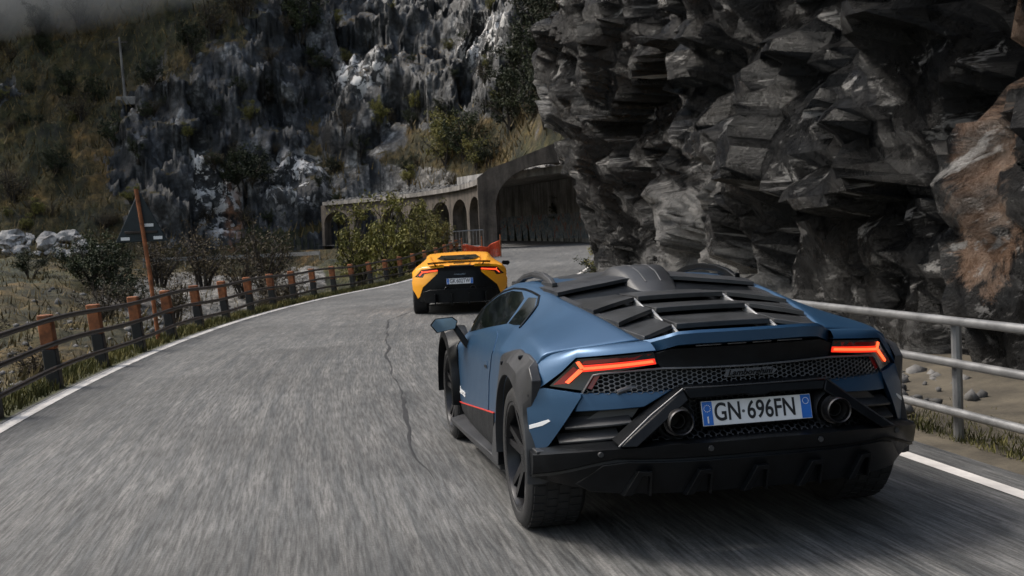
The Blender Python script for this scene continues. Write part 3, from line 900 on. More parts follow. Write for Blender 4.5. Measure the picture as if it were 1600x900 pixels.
# portal: thick frame with a wide flat arch, its top climbing towards the slope
bm = bmesh.new(); pr = None
n = 36; oa, ob = -2.15, 4.3; mid, rr_ = (oa + ob) / 2, (ob - oa) / 2
cols = [-3.1, -2.45, oa] + [mid - rr_ * math.cos(math.pi * k / n) for k in range(n + 1)] + [ob, 7, 11]
bots = [-.6, -.6, -.6] + [2.2 + 2.35 * math.sin(math.pi * k / n) ** .9 for k in range(n + 1)] + [-.6, -.6, -.6]
for o, zb in zip(cols, bots):
    zt = float(np.interp(o, [-3.1, -2.5, -1.2, 2, 6, 11], [3.9, 4.35, 4.75, 5.9, 7.0, 7.6]))
    q = [bm.verts.new(gv(55.4, o, zb)), bm.verts.new(gv(55.4, o, zt)), bm.verts.new(gv(57.2, o, zt)), bm.verts.new(gv(57.2, o, zb))]
    if pr:
        for i in range(4): bm.faces.new((pr[i], pr[(i + 1) % 4], q[(i + 1) % 4], q[i]))
    else: bm.faces.new(q)
    pr = q
bm.faces.new(pr[::-1])
bmesh.ops.remove_doubles(bm, verts=bm.verts, dist=.0004)
solid("portal", bm, M_CONC, gal, 0)

# ================================================================ guard rails
M_RUST = simple_mat("rusty_orange_paint", (.25, .088, .034), .75, .1, .7, 7, .4, 60)
M_POSTB = simple_mat("black_post_paint", (.012, .012, .013), .6, .1, .5, 9, .3, 60)
M_RAILD = simple_mat("dark_steel_pipe", (.045, .036, .032), .5, .6, .5, 6, .2, 60)
M_RAILG = simple_mat("galvanised_pipe", (.25, .25, .25), .42, .55, .3, 4, .15, 60)
rail = empty("guard_rail", road_v(0, -4.1)); bpy.context.view_layer.update(); RI = rail.matrix_world.inverted()
tag(rail, "guard rail of dark pipes on orange and black posts along the drop", "guard rail")
def pole_box(bm, s, off, w, z0, z1, lx=0.0, I=None):
    c = road_v(s, off, 0); th = -float(np.interp(s, _S, _th))
    M = I @ Matrix.Translation(c) @ Matrix.Rotation(th, 4, 'Z') @ Matrix(((1, 0, lx, 0), (0, 1, 0, 0), (0, 0, 1, 0), (0, 0, 0, 1)))
    add_box(bm, (-w / 2, -w / 2, z0), (w / 2, w / 2, z1), M)
s = -11.0; k = 0
lo_off = lambda s: float(np.interp(s, [-12, 12, 20, 30, 50], [-3.44, -3.42, -3.52, -3.75, -3.9]))
while s < 50:
    o = lo_off(s); lx = -.09 + random.uniform(-.02, .02)
    bm = bmesh.new(); pole_box(bm, s, o, .15, -.5, .44, lx, RI)
    p = solid("post", bm, M_POSTB, rail, .012)
    bm = bmesh.new(); pole_box(bm, s, o, .152, .441, .83, lx, RI)
    solid("orange_cap", bm, M_RUST, p, .014)
    s += 2.05 + random.uniform(-.07, .07); k += 1
for z in (.22, .49, .76):
    bm = bmesh.new()
    add_tube(bm, [RI @ road_v(s, lo_off(s) + .085 - .09 * z, z + .02 * math.sin(s)) for s in np.arange(-12, 50.5, .5)], .031, 8)
    solid("rail", bm, M_RAILD, rail, 0)
rg = empty("pipe_rail", road_v(0, 3.65)); bpy.context.view_layer.update(); GI2 = rg.matrix_world.inverted()
tag(rg, "pale galvanised three-pipe railing at the foot of the dark cliff", "railing")
for z in (.20, .52, .795):
    bm = bmesh.new()
    add_tube(bm, [GI2 @ road_v(s, 3.62, z) for s in np.arange(-12, 11.1, .5)], .030, 12)
    solid("rail", bm, M_RAILG, rg, 0)
for s in np.arange(-11.4, 11.2, 2.5):
    bm = bmesh.new(); add_tube(bm, [GI2 @ road_v(s, 3.69, -.1), GI2 @ road_v(s, 3.69, .80)], .034, 10)
    solid("post", bm, M_RAILG, rg, 0)
# far rail across the bay
fr2 = empty("crash_barrier", tuple(land_hit(360, 412) or (0, 0, 0)))
tag(fr2, "thin grey crash barrier on the far bend below the rock spur", "barrier")
bpy.context.view_layer.update(); FI = fr2.matrix_world.inverted()
pts = [land_hit(px, py) for px, py in ((225, 418), (290, 416), (360, 413), (430, 410), (500, 407))]
pts = [p for p in pts if p is not None]
bm = bmesh.new()
for a_, b_ in zip(pts[:-1], pts[1:]):
    hull_prism_pts = [(FI @ (a_ + Vector((0, 0, z)))) for z in (.5, .85)], [(FI @ (b_ + Vector((0, 0, z)))) for z in (.5, .85)]
    v0 = [bm.verts.new(p) for p in (hull_prism_pts[0][0], hull_prism_pts[0][1], hull_prism_pts[1][1], hull_prism_pts[1][0])]
    bm.faces.new(v0)
r_ = bmesh.ops.extrude_face_region(bm, geom=bm.faces[:])
bmesh.ops.translate(bm, verts=[v for v in r_["geom"] if isinstance(v, bmesh.types.BMVert)], vec=(.05, -.08, 0))
solid("beam", bm, M_RAILG, fr2, 0)
for p in pts:
    bm = bmesh.new(); add_tube(bm, [FI @ (p + Vector((0, 0, -.4))), FI @ (p + Vector((0, 0, .8)))], .06, 6)
    solid("post", bm, M_RAILG, fr2, 0)

# ================================================================ warning sign seen from behind
sg = empty("warning_sign", road_v(12.9, -3.46)); sg.rotation_euler = (0, 0, 0)
tag(sg, "rusty pole with the dark back of a triangular warning sign behind the guard rail", "sign")
M_SIGNB = simple_mat("sign_back_dark", (.018, .026, .032), .45, .3, .4, 6)
bm = bmesh.new(); add_tube(bm, [(0.0, 0, -.4), (-.11, 0, 1.2), (-.24, 0, 2.52)], .034, 10); solid("pole", bm, M_RUST, sg, 0)
bm = bmesh.new()
T3 = [(-.62, .06, 1.66), (.20, .06, 1.66), (-.21, .06, 2.50)]
hull_prism(bm, T3, [(x, y + .025, z) for x, y, z in T3]); solid("sign_plate", bm, M_SIGNB, sg, .012)
for (x, z) in ((-.46, 1.72), (.05, 1.72), (-.08, 1.93)):
    bm = bmesh.new(); add_box(bm, (x - .07, .045, z - .025), (x + .07, .058, z + .025)); solid("sticker", bm, M_WHITE, sg, 0)
bm = bmesh.new(); add_box(bm, (-.46, .02, 1.80), (.05, .05, 1.84)); solid("bracket", bm, M_RAILD, sg, .004)

# ================================================================ orange net and barrier at the portal
M_NET = simple_mat("orange_net", (.75, .10, .025), .6, 0, .3, 5)
net = empty("safety_net", road_v(46.5, -2.5)); bpy.context.view_layer.update(); NI = net.matrix_world.inverted()
tag(net, "sagging orange plastic safety net beside the gallery portal", "safety net")
ends = [road_v(45.5, -3.3), road_v(46.5, -2.5), road_v(47.3, -1.7)]
def netp(t, z):
    q = ends[0].lerp(ends[1], t * 2) if t < .5 else ends[1].lerp(ends[2], t * 2 - 1)
    sag = .18 * abs(math.sin(t * 2 * math.pi)) * (z / 1.1)
    return NI @ (q + Vector((.06 * math.sin(t * 23), .08 * math.cos(t * 17), z * (.62 + .12 * math.sin(t * 9)) - sag)))
bm = bmesh.new()
for k in range(15):
    z = .05 + 1.1 * k / 14
    add_tube(bm, [netp(t, z) for t in np.linspace(0, 1, 24)], .018, 4)
for t in np.linspace(0, 1, 40):
    add_tube(bm, [netp(t, z) for z in np.linspace(.05, 1.15, 6)], .016, 4)
bm_obj("netting", bm, M_NET, net)
for p in ends:
    bm = bmesh.new(); add_tube(bm, [NI @ (p + Vector((0, 0, -.2))), NI @ (p + Vector((0, 0, 1.05)))], .03, 6); solid("stake", bm, M_RUST, net, 0)
fb = empty("metal_barrier", road_v(52.5, -3.6)); bpy.context.view_layer.update(); BI = fb.matrix_world.inverted()
tag(fb, "grey steel barrier of upright bars beside the orange net", "barrier")
bm = bmesh.new()
for z in (.2, 1.1): add_tube(bm, [BI @ road_v(52.2, -5.0, z), BI @ road_v(53.6, -2.9, z)], .03, 6)
solid("frame", bm, M_RAILG, fb, 0)
for t in np.linspace(0, 1, 13):
    bm = bmesh.new(); q = road_v(52.2, -5.0).lerp(road_v(53.6, -2.9), float(t))
    add_tube(bm, [BI @ (q + Vector((0, 0, .2))), BI @ (q + Vector((0, 0, 1.1)))], .014, 5); solid("bar", bm, M_RAILG, fb, 0)

# ================================================================ utility pole high on the slope
q = land_hit(196, 156)
if q:
    up_ = empty("utility_pole", tuple(q)); tag(up_, "pale utility pole standing on the grassy mountain slope", "pole")
    bm = bmesh.new(); add_tube(bm, [(0, 0, -.5), (-.25, 0, 6.5)], [.16, .10], 8); solid("pole", bm, M_CONCL, up_, 0)
    bm = bmesh.new(); add_box(bm, (-1.0, -.06, 5.9), (.55, .06, 6.05)); solid("crossarm", bm, M_RAILD, up_, 0)
    bm = bmesh.new(); add_box(bm, (-.8, -.8, -.6), (1.4, .8, .25)); solid("footing", bm, M_CONCL, up_, .05)

# ================================================================ stones
M_STONE = concrete_mat("limestone", (.36, .345, .33))
M_STONED = concrete_mat("grey_rubble", (.13, .125, .12))
def rock_mesh(seed, n=2):
    bm = bmesh.new(); bmesh.ops.create_icosphere(bm, subdivisions=n, radius=1)
    co = np.array([v.co for v in bm.verts])
    d = 1 + .6 * facets(co[:, 0] * 1.5 + seed * 7, co[:, 1] * 1.5, co[:, 2] * 1.5, seed) + .2 * fbm(co[:, 0] + seed, co[:, 1], co[:, 2], 3, seed)
    for v, k in zip(bm.verts, d): v.co = v.co * float(k); v.co.z *= .75
    me = bpy.data.meshes.new("boulder"); bm.to_mesh(me); bm.free()
    return me
ROCKS = [rock_mesh(k) for k in range(6)]
for me in ROCKS: me.materials.append(M_STONE)
for k in range(44):
    px = random.uniform(0, 118) if k < 34 else random.uniform(118, 160)
    py = random.uniform(372, 402)
    h = land_hit(px, py)
    if h is None: continue
    o = bpy.data.objects.new("boulder", ROCKS[k % 6]); col.objects.link(o)
    sc = random.choice((.3, .4, .5, .6, .75, 1.05)); o.location = (h.x, h.y, h.z + .15 * sc); o.scale = (sc * random.uniform(.9, 1.5), sc, sc * random.uniform(.7, 1.1)); o.rotation_euler = (random.uniform(-.3, .3), random.uniform(-.3, .3), random.uniform(0, 6))
    tag(o, "white limestone boulder in the pile at the mountain's foot", "boulder", "white boulders below the grassy slope")

def scatter_stones(name, pts, sizes, mat, label, cat):
    base = [(np.array([v.co for v in m.vertices]), np.array([p.vertices[:] for p in m.polygons])) for m in [rock_mesh(20 + k, 1) for k in range(5)]]
    V, Fq, n = [], [], 0
    for p, sz in zip(pts, sizes):
        v, f = base[RNG.integers(5)]
        t = RNG.uniform(0, 6.3); c, s_n = math.cos(t), math.sin(t)
        R3 = np.array([[c, -s_n, 0], [s_n, c, 0], [0, 0, 1]])
        V.append((v * sz * RNG.uniform(.6, 1.3, 3)) @ R3.T + np.asarray(p)); Fq.append(f + n); n += len(v)
    o = np_obj(name, np.concatenate(V), np.concatenate(Fq), mat)
    return tag(o, label, cat, kind="stuff")
# rubble on the gallery roof
pts, sz = [], []
for _ in range(1500):
    s, o = RNG.uniform(57, 104), RNG.uniform(-2.6, 5.4)
    p = road(s, o, HT + .32 + .68 * (o + 2.85) / 8.4 + .55 * max(0, (o + .5) / 6) * (.6 + .4 * math.sin(s))); pts.append(p); sz.append(RNG.uniform(.05, .22))
scatter_stones("roof_rubble", pts, sz, M_STONED, "fallen grey rubble lying on the gallery roof", "rubble")
# scree behind the left rail and below the slope
pts, sz = [], []
for _ in range(2600):
    s, o = RNG.uniform(9, 46), -4.6 - abs(RNG.normal(0, 1)) * 7
    x, y, _z = road(s, o)
    pts.append((x, y, land_z(x, y))); sz.append(RNG.uniform(.03, .16) * (1.8 if RNG.random() < .06 else 1))
scatter_stones("scree", pts, sz, M_STONED, "broken grey scree on the slope behind the guard rail", "scree")
pts, sz = [], []
for _ in range(500):
    s, o = RNG.uniform(2, 30), RNG.uniform(3.8, 5.0)
    pts.append(road(s, o, .06)); sz.append(RNG.uniform(.02, .09))
scatter_stones("cliff_debris", pts, sz, M_STONED, "grey fallen stones along the foot of the dark cliff", "debris")

# ================================================================ plants
def leaf_mat(name, a, b, c):
    m, nt, bs = new_mat(name)
    tc = N(nt, "ShaderNodeTexCoord"); oi = N(nt, "ShaderNodeObjectInfo")
    n1 = noise_node(nt, tc.outputs["Object"], 1.2, 3); n2 = noise_node(nt, tc.outputs["Object"], 9, 2)
    q = N(nt, "ShaderNodeMath", operation='ADD'); nt.links.new(n1.outputs[0], q.inputs[0])
    q2 = N(nt, "ShaderNodeMath", operation='MULTIPLY_ADD'); nt.links.new(n2.outputs[0], q2.inputs[0]); q2.inputs[1].default_value = .7; q2.inputs[2].default_value = -.35
    nt.links.new(q2.outputs[0], q.inputs[1])
    r = ramp(nt, q.outputs[0], [(.3, a), (.5, b), (.72, c)])
    hv = N(nt, "ShaderNodeMapRange"); nt.links.new(oi.outputs["Random"], hv.inputs[0]); hv.inputs[3].default_value = .65; hv.inputs[4].default_value = 1.25
    cc = mixc(nt, 1.0, r.outputs[0], hv.outputs[0], 'MULTIPLY')
    nt.links.new(cc, bs.inputs["Base Color"]); bs.inputs["Roughness"].default_value = .7
    bs.inputs["Specular IOR Level"].default_value = .25
    bs.inputs["Subsurface Weight"].default_value = 0
    return m
M_LEAFO = leaf_mat("olive_leaves", (.055, .060, .014), (.16, .15, .038), (.29, .25, .08))
M_LEAFD = leaf_mat("dark_green_leaves", (.010, .016, .008), (.026, .034, .014), (.055, .062, .025))
M_LEAFB = leaf_mat("brown_twigs", (.030, .022, .013), (.070, .052, .028), (.12, .10, .05))
M_BARK = simple_mat("bark", (.035, .028, .022), .9, 0, .4, 9, .4, 30)
def plant_meshes(seed, nleaf, leaf, stems, spread, drop):
    rg_ = np.random.default_rng(seed)
    bm = bmesh.new(); tips = []
    for k in range(stems):
        a = 2 * math.pi * k / stems + rg_.uniform(-.4, .4); r = spread * rg_.uniform(.25, 1.0); top = rg_.uniform(.65, 1.0) * (1 - drop * (r / spread) ** 2)
        p0 = Vector((rg_.uniform(-.06, .06), rg_.uniform(-.06, .06), -.08)); p3 = Vector((r * math.cos(a), r * math.sin(a), top))
        p1 = p0.lerp(p3, .35) + Vector((0, 0, .10)); p2 = p0.lerp(p3, .7) + Vector((rg_.uniform(-.05, .05), rg_.uniform(-.05, .05), .06))
        add_tube(bm, [p0, p1, p2, p3], [.022, .014, .009, .003], 5)
        for q in range(7):
            t = rg_.uniform(.3, 1); b0 = p0.lerp(p3, t) + Vector((0, 0, .06 * (1 - t)))
            e = b0 + Vector((rg_.normal(0, .14), rg_.normal(0, .14), rg_.uniform(.0, .18)))
            add_tube(bm, [b0, b0.lerp(e, .5) + Vector((0, 0, .01)), e], [.006, .004, .002], 4)
            tips.append((np.array(b0), np.array(e)))
    tm = bpy.data.meshes.new("stems"); bm.to_mesh(tm); bm.free()
    T0 = np.array([t[0] for t in tips]); T1 = np.array([t[1] for t in tips])
    idx = rg_.integers(len(tips), size=nleaf); t = rg_.uniform(.1, 1.15, nleaf)[:, None]
    c = T0[idx] * (1 - t) + T1[idx] * t + rg_.normal(0, .035, (nleaf, 3))
    d1 = rg_.normal(0, 1, (nleaf, 3)); d1 /= np.linalg.norm(d1, axis=1)[:, None]
    d2 = np.cross(d1, rg_.normal(0, 1, (nleaf, 3))); d2 /= np.linalg.norm(d2, axis=1)[:, None]
    L = leaf * rg_.uniform(.6, 1.4, nleaf)[:, None]
    v = np.stack([c - d1 * L, c + d2 * L * .45, c + d1 * L, c - d2 * L * .45], 1).reshape(-1, 3)
    f = np.arange(nleaf * 4).reshape(-1, 4)
    o = np_obj("tmp_crown", v, f); cm = o.data; bpy.data.objects.remove(o)
    return tm, cm
PL = {}
for key, args, mat in (("olive", (1, 3800, .020, 9, .42, .35), M_LEAFO), ("olive2", (2, 3400, .020, 8, .50, .45), M_LEAFO), ("dark", (3, 4200, .022, 9, .55, .4), M_LEAFD), ("dark2", (4, 3600, .020, 7, .42, .2), M_LEAFD), ("brown", (5, 1700, .018, 11, .45, .3), M_LEAFB)):
    tm, cm = plant_meshes(*args); tm.materials.append(M_BARK); cm.materials.append(mat); PL[key] = (tm, cm)
def plant(kind, loc, h, w, label, cat="shrub", group=None, name="shrub"):
    root = empty(name, loc, random.uniform(0, 6.28)); root.scale = (h * w, h * w, h)
    for n_, me in (("trunk", PL[kind][0]), ("crown", PL[kind][1])):
        o = bpy.data.objects.new(n_, me); col.objects.link(o); o.parent = root
    return tag(root, label, cat, group)
def on_road(s, off):
    p = road(s, off); return (float(p[0]), float(p[1]), land_z(float(p[0]), float(p[1])) - .05)
# in front of the arches
for (s, o, h, w, kd, lb) in ((50, -7.2, 5.4, .72, "olive", "tallest olive green bush in front of the gallery arches"), (49, -5.4, 3.6, .8, "olive2", "rounded olive bush between the tallest one and the metal barrier"), (53, -9.4, 4.9, .75, "olive", "olive bush hiding the arches on the far side of the tallest bush"), (47.5, -4.7, 2.4, .9, "olive2", "smallest olive bush behind the guard rail's far end"), (51, -6.2, 4.4, .7, "olive", "slim olive bush close against the gallery arches")):
    plant(kd, on_road(s, o), h, w, lb, group="bushes in front of the gallery")
for (s, o, h, w) in ((56, -15, 4.6, .9), (60, -19, 4.4, .9), (52, -15.5, 3.0, 1.0), (48, -12.5, 2.6, 1.1), (64, -22, 4.2, .9)):
    plant("brown", on_road(s, o), h, w, "thin brownish half-bare bush between the guard rail and the arches", group="half-bare bushes below the gallery")
for (s, o, h, w, kd) in ((26.5, 5.0, 1.3, 1.5, "olive2"), (28.5, 4.7, 1.1, 1.6, "dark"), (30.5, 4.6, 1.3, 1.4, "olive2")):
    p = road(s, o, -.05); plant(kd, tuple(float(a) for a in p), h, w, "low straggly bush at the road edge under the cliff's pale end", group="bushes under the cliff end")
for (px, py, h, w, lb) in ((142, 446, 2.8, 1.1, ""), (172, 462, 2.4, 1.1, ""), (180, 434, 2.8, 1.1, ""), (45, 436, 1.7, 1.3, ""), (200, 478, 1.8, 1.2, "dark bush right behind the pole of the triangular sign")):
    q = land_hit(px, py)
    if q is not None: plant("dark" if px % 3 else "dark2", (q.x, q.y, q.z - .1), h, w, lb or "dark green bush below the white boulders beyond the guard rail", group="dark bushes beyond the guard rail")
for (s, o, h, w) in ((30, -9.5, 1.6, 1.3), (34, -12, 1.9, 1.2), (39, -9, 1.7, 1.3), (27, -13, 1.7, 1.3), (43, -12, 2.2, 1.1), (36, -16, 2.2, 1.2), (31, -18, 2.0, 1.2)):
    plant("brown", on_road(s, o), h, w, "dry brown scrub on the scree behind the guard rail", group="dry scrub on the scree")
# shrubs on the mountain, at surveyed bearings
def slope_plants(lst, group, kinds):
    for i_, (px, py, h, w, label) in enumerate(lst):
        q = land_hit(px, py)
        if q is not None: plant(kinds[i_ % len(kinds)], (q.x, q.y, q.z - .2), h, w, label, "shrub", group)
slope_plants([(700, 255, 5.2, 1.0, "largest green bush above the middle of the gallery roof"), (728, 245, 4.6, 1.0, "dense green bush next to the largest one above the gallery roof"), (690, 225, 3.6, 1.0, "green bush higher up behind the largest one above the gallery"), (745, 262, 3.2, 1.1, "rounded green bush above the portal's low corner"), (765, 255, 2.6, 1.1, "small green bush just above the portal edge"), (655, 175, 3.6, .8, "upright green bush at the foot of the grey cliff above the gallery"), (592, 200, 3.6, .7, "narrow upright bush on the grey ledge above the gallery's far end")], "green bushes above the gallery", ["olive2", "dark", "olive"])
slope_plants([(800, 200, 5.5, .9, "dark leafy shrub above the portal's arch"), (830, 175, 5.5, .9, "dark leafy shrub above the portal's arch"), (855, 190, 5, .9, "dark shrub tucked against the roadside cliff above the portal"), (820, 130, 5.5, .9, "tall thin dark shrub on the slope beside the cliff edge"), (850, 110, 6, .9, "tall thin dark shrub on the slope beside the cliff edge"), (880, 150, 5.5, .9, "dark shrub tucked against the roadside cliff above the portal"), (790, 150, 5, .9, "tall thin dark shrub on the slope beside the cliff edge"), (870, 60, 6, .9, "topmost dark shrub beside the roadside cliff"), (840, 40, 5.5, .9, "topmost dark shrub beside the roadside cliff")], "dark shrubs beside the cliff", ["dark", "dark2"])
SP, GR, UP = "dark shrub growing on the grey rock spur", "dark shrub dotted over the open grassy slope", "dark shrub high on the mountain among grey crags"
slope_plants([(385, 300, 5, 1.1, "big dark bush in the cleft beside the grey rock spur"), (372, 285, 3.5, 1.1, "smaller dark bush in the cleft beside the grey rock spur"), (125, 190, 3.5, 1.1, GR), (180, 225, 3.2, 1.1, "dark shrub on the grass beside the rock spur's shoulder"), (105, 150, 3.6, 1.1, GR), (20, 315, 4, 1.1, "dark shrub low on the grassy slope above the white boulders"), (238, 135, 3.4, .9, "dark shrub on the grass near the utility pole"), (300, 90, 4.5, 1.0, UP), (330, 60, 5, 1.0, UP), (470, 60, 5.5, 1.0, UP), (490, 25, 5.5, 1.0, UP), (380, 30, 5, 1.0, UP), (85, 270, 2.6, 1.1, GR), (60, 60, 4.5, 1.0, GR), (125, 40, 4.5, 1.0, GR), (150, 160, 3, 1.1, GR), (215, 250, 2.6, 1.1, SP), (540, 205, 3, .8, UP), (640, 270, 2.2, 1.1, "low dark shrub on the scree above the gallery roof"), (560, 240, 2.2, 1.1, "low dark shrub on the scree above the gallery roof"), (420, 150, 3.4, .9, SP)], "shrubs dotted over the mountain", ["dark", "dark2", "brown"])
slope_plants([(392, 190, 2.6, .9, "small yellow-green bush on the crag above the dark cleft"), (640, 285, 2.0, 1.2, "small yellow-green bush at the edge of the roof rubble")], "yellow-green bushes among the rocks", ["olive"])
rng2 = np.random.default_rng(5)
extra = [(float(rng2.uniform(0, 880)), float(rng2.uniform(10, 360)), float(rng2.uniform(1.0, 2.4)), float(rng2.uniform(.9, 1.4)), "low scrubby tuft on the steep mountainside") for _ in range(90)]
slope_plants(extra, "low scrub on the mountainside", ["brown", "dark", "olive", "brown", "dark2"])

# ---------------------------------------------------------------- grass
def grass(name, pts, hts, mat, label):
    n = len(pts); p = np.asarray(pts, float); h = np.asarray(hts, float)[:, None]
    a = RNG.uniform(0, 6.28, n); w = np.stack([np.cos(a), np.sin(a), 0 * a], 1) * h * .09
    lean = np.stack([RNG.normal(0, .35, n), RNG.normal(0, .35, n), np.ones(n)], 1) * h
    v = np.stack([p - w, p + w, p + lean * .6 + w * .6, p + lean], 1).reshape(-1, 3)
    return tag(np_obj(name, v, np.arange(4 * n).reshape(-1, 4), mat), label, "grass", kind="stuff")
M_GRASS = leaf_mat("verge_grass", (.030, .034, .010), (.085, .082, .025), (.20, .17, .06))
M_GRASSD = leaf_mat("dry_grass", (.040, .032, .014), (.11, .082, .035), (.21, .15, .065))
pts, ht = [], []
for _ in range(26000):
    s = RNG.uniform(-4, 50); o = -3.33 - abs(RNG.normal(0, .4))
    q = road(s, o, float(np.interp(o, [-5.2, -4.3, -3.6, -3.25], [-.45, -.15, .015, -.012]))); pts.append(q); ht.append(RNG.uniform(.03, .14))
for _ in range(16000):
    s = RNG.uniform(-5, 16); o = 3.62 + abs(RNG.normal(0, .32)); pts.append(road(s, o, .0)); ht.append(RNG.uniform(.015, .07))
grass("verge_grass", pts, ht, M_GRASS, "short green grass along both road verges")
# tussocks over the open slope: taken from the land mesh itself
gv_ = Pn.reshape(-1, 3); okm = ((rock.ravel() < .3) & (Mg.ravel() > 1) & (gv_[:, 2] < 110))
ids = RNG.choice(np.where(okm)[0], 60000)
q = gv_[ids] + np.stack([RNG.normal(0, .5, len(ids)), RNG.normal(0, .5, len(ids)), np.full(len(ids), -.15)], 1)
grass("slope_grass", q, RNG.uniform(.35, 1.1, len(ids)), M_GRASSD, "dry tussock grass covering the open mountain slope")
ids = RNG.choice(np.where((Mg.ravel() < 1) & (Og.ravel() < -5) & (Sg.ravel() > 4))[0], 16000)
grass("bank_grass", gv_[ids] + np.array([0, 0, -.05]), RNG.uniform(.15, .5, len(ids)), M_GRASSD, "dry grass on the bank behind the guard rail")

# ================================================================ mist clinging to the upper slope
bm = bmesh.new(); bmesh.ops.create_uvsphere(bm, u_segments=48, v_segments=24, radius=1)
mm_, nt_, _b = new_mat("mist_volume"); nt_.nodes.remove(_b)
pv = nt_.nodes.new("ShaderNodeVolumePrincipled"); pv.inputs["Density"].default_value = .075; pv.inputs["Color"].default_value = (.86, .89, .90, 1)
nt_.links.new(pv.outputs[0], nt_.nodes["Material Output"].inputs["Volume"])
mist = bm_obj("mist", bm, mm_, None, True)
d_ = Vector(FW + (110 - 800) / 1723.2 * RT - (-38 - 450) / 1723.2 * UPV)
mist.location = Vector(CAMP) + d_ * 132; mist.scale = (42, 26, 10); mist.rotation_euler = (0, .06, .3)
tag(mist, "thin grey mist drifting over the top of the grassy slope", "mist", kind="stuff")

# ================================================================ the blue car
def rear_flat(off=0.0):
    return lambda u, v, d: (u, yrear(u, max(v, .60)) + off + d, v)
def rear_map(off=0.0):
    return lambda u, v, d: (u, yrear(u, v) + off + d, v)
def side_map(tree, side=-1):
    def f(u, v, d):
        x = xside(tree, u, v, side)
        return (x - side * d, u, v)
    return f
def mir(poly): return [(-a, b) for a, b in poly][::-1]

def hex_lattice(name, inside, x0, x1, z0, z1, mapf, mat, parent, w=.027, h=.0165, t=.84, depth=.006):
    bm = bmesh.new()
    row = 0; z = z0
    while z < z1:
        x = x0 + (w * .75 if row % 2 else 0)
        while x < x1:
            if inside(x, z):
                oc = [(x - w / 2, z), (x - w / 4, z + h / 2), (x + w / 4, z + h / 2), (x + w / 2, z), (x + w / 4, z - h / 2), (x - w / 4, z - h / 2)]
                O = [bm.verts.new(mapf(a, b, 0)) for a, b in oc]
                I = [bm.verts.new(mapf(x + (a - x) * t, z + (b - z) * t, 0)) for a, b in oc]
                D = [bm.verts.new(mapf(x + (a - x) * t, z + (b - z) * t, depth)) for a, b in oc]
                for i in range(6):
                    j = (i + 1) % 6
                    bm.faces.new((O[i], O[j], I[j], I[i])); bm.faces.new((I[i], I[j], D[j], D[i]))
            x += w * 1.5
        z += h / 2; row += 1
    return bm_obj(name, bm, mat, parent)

def in_poly(poly):
    def f(x, z):
        c = False; n = len(poly); j = n - 1
        for i in range(n):
            xi, zi = poly[i]; xj, zj = poly[j]
            if (zi > z) != (zj > z) and x < (xj - xi) * (z - zi) / (zj - zi) + xi: c = not c
            j = i
        return c
    return f

def bar_strip(name, pts, w, h, mat, parent, mapf, bev=.002):
    """flat bar along a 2-D polyline on the mapped surface"""
    bm = bmesh.new()
    prev = None
    for (u, v) in pts:
        a = [bm.verts.new(mapf(u, v + h / 2, -w)), bm.verts.new(mapf(u, v - h / 2, -w)), bm.verts.new(mapf(u, v - h / 2, .01)), bm.verts.new(mapf(u, v + h / 2, .01))]
        if prev:
            for i in range(4): bm.faces.new((prev[i], prev[(i + 1) % 4], a[(i + 1) % 4], a[i]))
        else: bm.faces.new(a)
        prev = a
    bm.faces.new(prev[::-1])
    return solid(name, bm, mat, parent, bev)

def plate(parent, text, cx, cz, y, tilt, w=.52, h=.11, name="number_plate"):
    Mx = Matrix.Translation((cx, y, cz)) @ Matrix.Rotation(tilt, 4, 'X')
    bm = bmesh.new(); add_box(bm, (-w / 2 - .006, 0.001, -h / 2 - .006), (w / 2 + .006, .010, h / 2 + .006), Mx)
    root = solid(name, bm, M_BLACK, parent, .003)
    bm = bmesh.new(); add_box(bm, (-w / 2, -.003, -h / 2), (w / 2, .0005, h / 2), Mx)
    solid("plate_face", bm, M_PLATE, root, .002)
    for s in (-1, 1):
        bm = bmesh.new(); add_box(bm, (s * w / 2 - (.0 if s < 0 else .046), -.0045, -h / 2 + .003), (s * w / 2 + (.046 if s < 0 else 0), -.0026, h / 2 - .003), Mx)
        bmesh.ops.translate(bm, verts=bm.verts, vec=(.003 * -s, 0, 0))
        solid("blue_band", bm, M_PLBLUE, root, 0)
    RX = Matrix.Rotation(math.pi / 2, 4, 'X')
    a, b = text.split("-")
    for t, xx in ((a, -.140), (b, .068)):
        text_mesh("plate_lettering", t, .112, M_PLTXT, root, Mx @ Matrix.Translation((xx, -.0042, 0)) @ RX, .0012, 0, .76, .0016)
    bm = bmesh.new()
    add_lathe(bm, [(-.001, .0005), (-.001, .007), (.001, .007), (.001, .0005)], (0, 0, 0), 14)
    bmesh.ops.transform(bm, matrix=Mx @ Matrix.Translation((-.066, -.0045, 0)) @ Matrix.Rotation(math.pi / 2, 4, 'Z'), verts=bm.verts)
    solid("plate_seal", bm, M_EDGE, root, 0)
    text_mesh("country_letter", "I", .042, M_WHITE, root, Mx @ Matrix.Translation((-w / 2 + .025, -.0052, -.03)) @ RX, .0006, 0, 1.0, .001)
    bm = bmesh.new()
    for k in range(12):
        th = k * math.pi / 6
        add_box(bm, (-w / 2 + .025 + .015 * math.cos(th) - .0018, -.0056, .022 + .015 * math.sin(th) - .0018), (-w / 2 + .025 + .015 * math.cos(th) + .0018, -.0044, .022 + .015 * math.sin(th) + .0018), Mx)
    bm_obj("star_ring", bm, M_WHITE, root)
    bm = bmesh.new()
    add_tube(bm, [Mx @ Vector((w / 2 - .026 + .014 * math.cos(k * math.pi / 12), -.0052, .025 + .014 * math.sin(k * math.pi / 12))) for k in range(24)], .0012, 6, False, True)
    bm_obj("year_ring", bm, M_WHITE, root)
    return root

